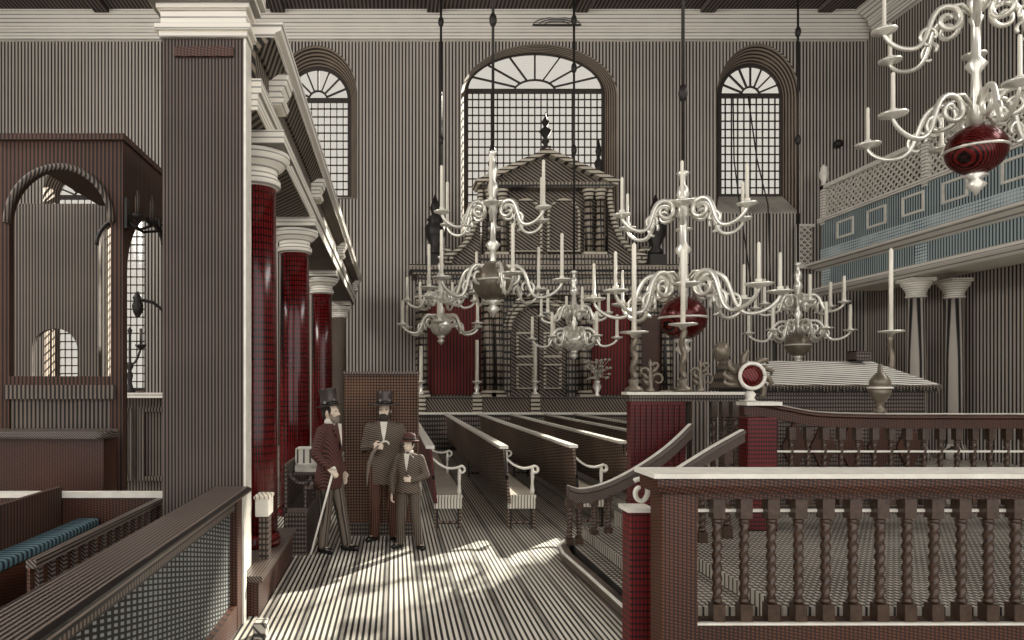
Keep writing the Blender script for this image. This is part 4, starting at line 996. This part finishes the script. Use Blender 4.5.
# man in the wide hat
J2 = dict(hipR=(-.09, 0, .9), kneeR=(-.11, -.03, .48), ankR=(-.13, .02, .09), toeR=(-.21, -.1, .03), hipL=(.09, 0, .9), kneeL=(.1, -.02, .48), ankL=(.11, .03, .09), toeL=(.19, -.09, .03),
          shR=(-.175, 0, 1.38), elR=(-.25, .03, 1.13), wrR=(-.13, -.19, 1.17), shL=(.175, 0, 1.38), elL=(.25, .02, 1.14), wrL=(.2, -.13, .98))
hd = {'R': ((.95, -.3, .05), (.1, .9, -.3), (0, .2, 1), .8), 'L': ((.1, -.5, -.85), (-1, 0, 0), (0, -.8, .4), .5)}
per2 = person((-.125, 8.5, 0), math.radians(-4), 1.0, J2, 'man in a wide brimmed hat and long brown coat holding a furled umbrella', yaw=-.1,
       skirt=[(.95, .175, .135, 0), (.8, .185, .15, .01), (.7, .19, .155, .02)], coat='coatgrey', trouser='coatbrown', hat='wide', beard='hair', hands=hd, lapel=False)
um = thing('umbrella', world(per2, (-.12, -.25, .75)), 'furled umbrella hanging from the hands of the man in the wide hat', 'umbrella')
MB().tube([world(per2, q) for q in ((-.035, -.2, 1.2), (-.06, -.215, 1.175), (-.12, -.235, 1.1), (-.165, -.25, .98), (-.185, -.255, .84), (-.19, -.25, .7))], [.014, .016, .024, .022, .016, .006], 8).build('folded_canopy', 'beard', um)
MB().tube([world(per2, q) for q in ((-.035, -.2, 1.2), (-.01, -.2, 1.225), (.03, -.205, 1.235), (.06, -.21, 1.22), (.07, -.21, 1.195))], .011, 8).build('handle', 'edge', um)
# boy
J3 = dict(hipR=(-.09, 0, .9), kneeR=(-.12, -.05, .48), ankR=(-.15, .0, .09), toeR=(-.24, -.13, .03), hipL=(.09, 0, .9), kneeL=(.12, -.03, .48), ankL=(.15, .02, .09), toeL=(.26, -.09, .03),
          shR=(-.175, 0, 1.38), elR=(-.27, .0, 1.13), wrR=(-.25, -.08, .85), shL=(.175, 0, 1.38), elL=(.27, .0, 1.13), wrL=(.1, -.17, 1.07))
hd = {'R': ((0, -.3, -1), (1, 0, 0), (0, -1, .3), .6), 'L': ((-1, -.1, .1), (0, 1, 0), (0, .1, 1), .6)}
person((.165, 8.13, 0), math.radians(-18), .76, J3, 'boy in a brimmed cap and short jacket with one hand on his chest', yaw=-.25,
       skirt=[(.95, .195, .145, 0), (.86, .2, .15, 0)], coat='coatgrey', hat='cap', hands=hd)

# ================================================================== light, sky, camera
w = bpy.data.worlds.new('sky'); S.world = w; w.use_nodes = True
bg = w.node_tree.nodes['Background']; bg.inputs[0].default_value = (1.0, .965, .93, 1); bg.inputs[1].default_value = .82
sun = bpy.data.lights.new('sun', 'SUN'); sun.energy = 26.0; sun.angle = math.radians(1.2); sun.color = (1, .96, .9)
so = bpy.data.objects.new('sun', sun); COL.objects.link(so)
dirv = Vector((.25, 7.0, 0)) - Vector((11.5, 22.6, 10.4))
so.rotation_euler = dirv.to_track_quat('-Z', 'Y').to_euler(); so.location = (12, 26, 13)

for nm, loc, aim, e in (('fill_aisle_side', (-13.6, 8, 10.5), (5, 14, 3), 950), ('fill_balcony_side', (14.4, 7, 10.8), (2, 9, 1), 460)):
    a = bpy.data.lights.new(nm, 'AREA'); a.shape = 'RECTANGLE'; a.size = 9; a.size_y = 3.5; a.energy = e; a.color = (1, .97, .92)
    ao = bpy.data.objects.new(nm, a); COL.objects.link(ao); ao.location = loc      # added fill lamps; the side walls hold no windows
    ao.rotation_euler = (Vector(aim) - Vector(loc)).to_track_quat('-Z', 'Y').to_euler()
cam = bpy.data.cameras.new('camera'); co = bpy.data.objects.new('camera', cam); COL.objects.link(co)
co.location = (0, 0, EYE); co.rotation_euler = (PI / 2, 0, 0)
cam.sensor_width = 36; cam.lens = 36 * F / 1024; cam.shift_x = (512 - CX) / 1024; cam.shift_y = (CY - 320) / 1024
cam.clip_start = .05; cam.clip_end = 200
S.camera = co
S.view_settings.view_transform = 'Standard'; S.view_settings.look = 'None'; S.view_settings.gamma = 1; S.view_settings.use_curve_mapping = False
S.view_settings.exposure = 1.12
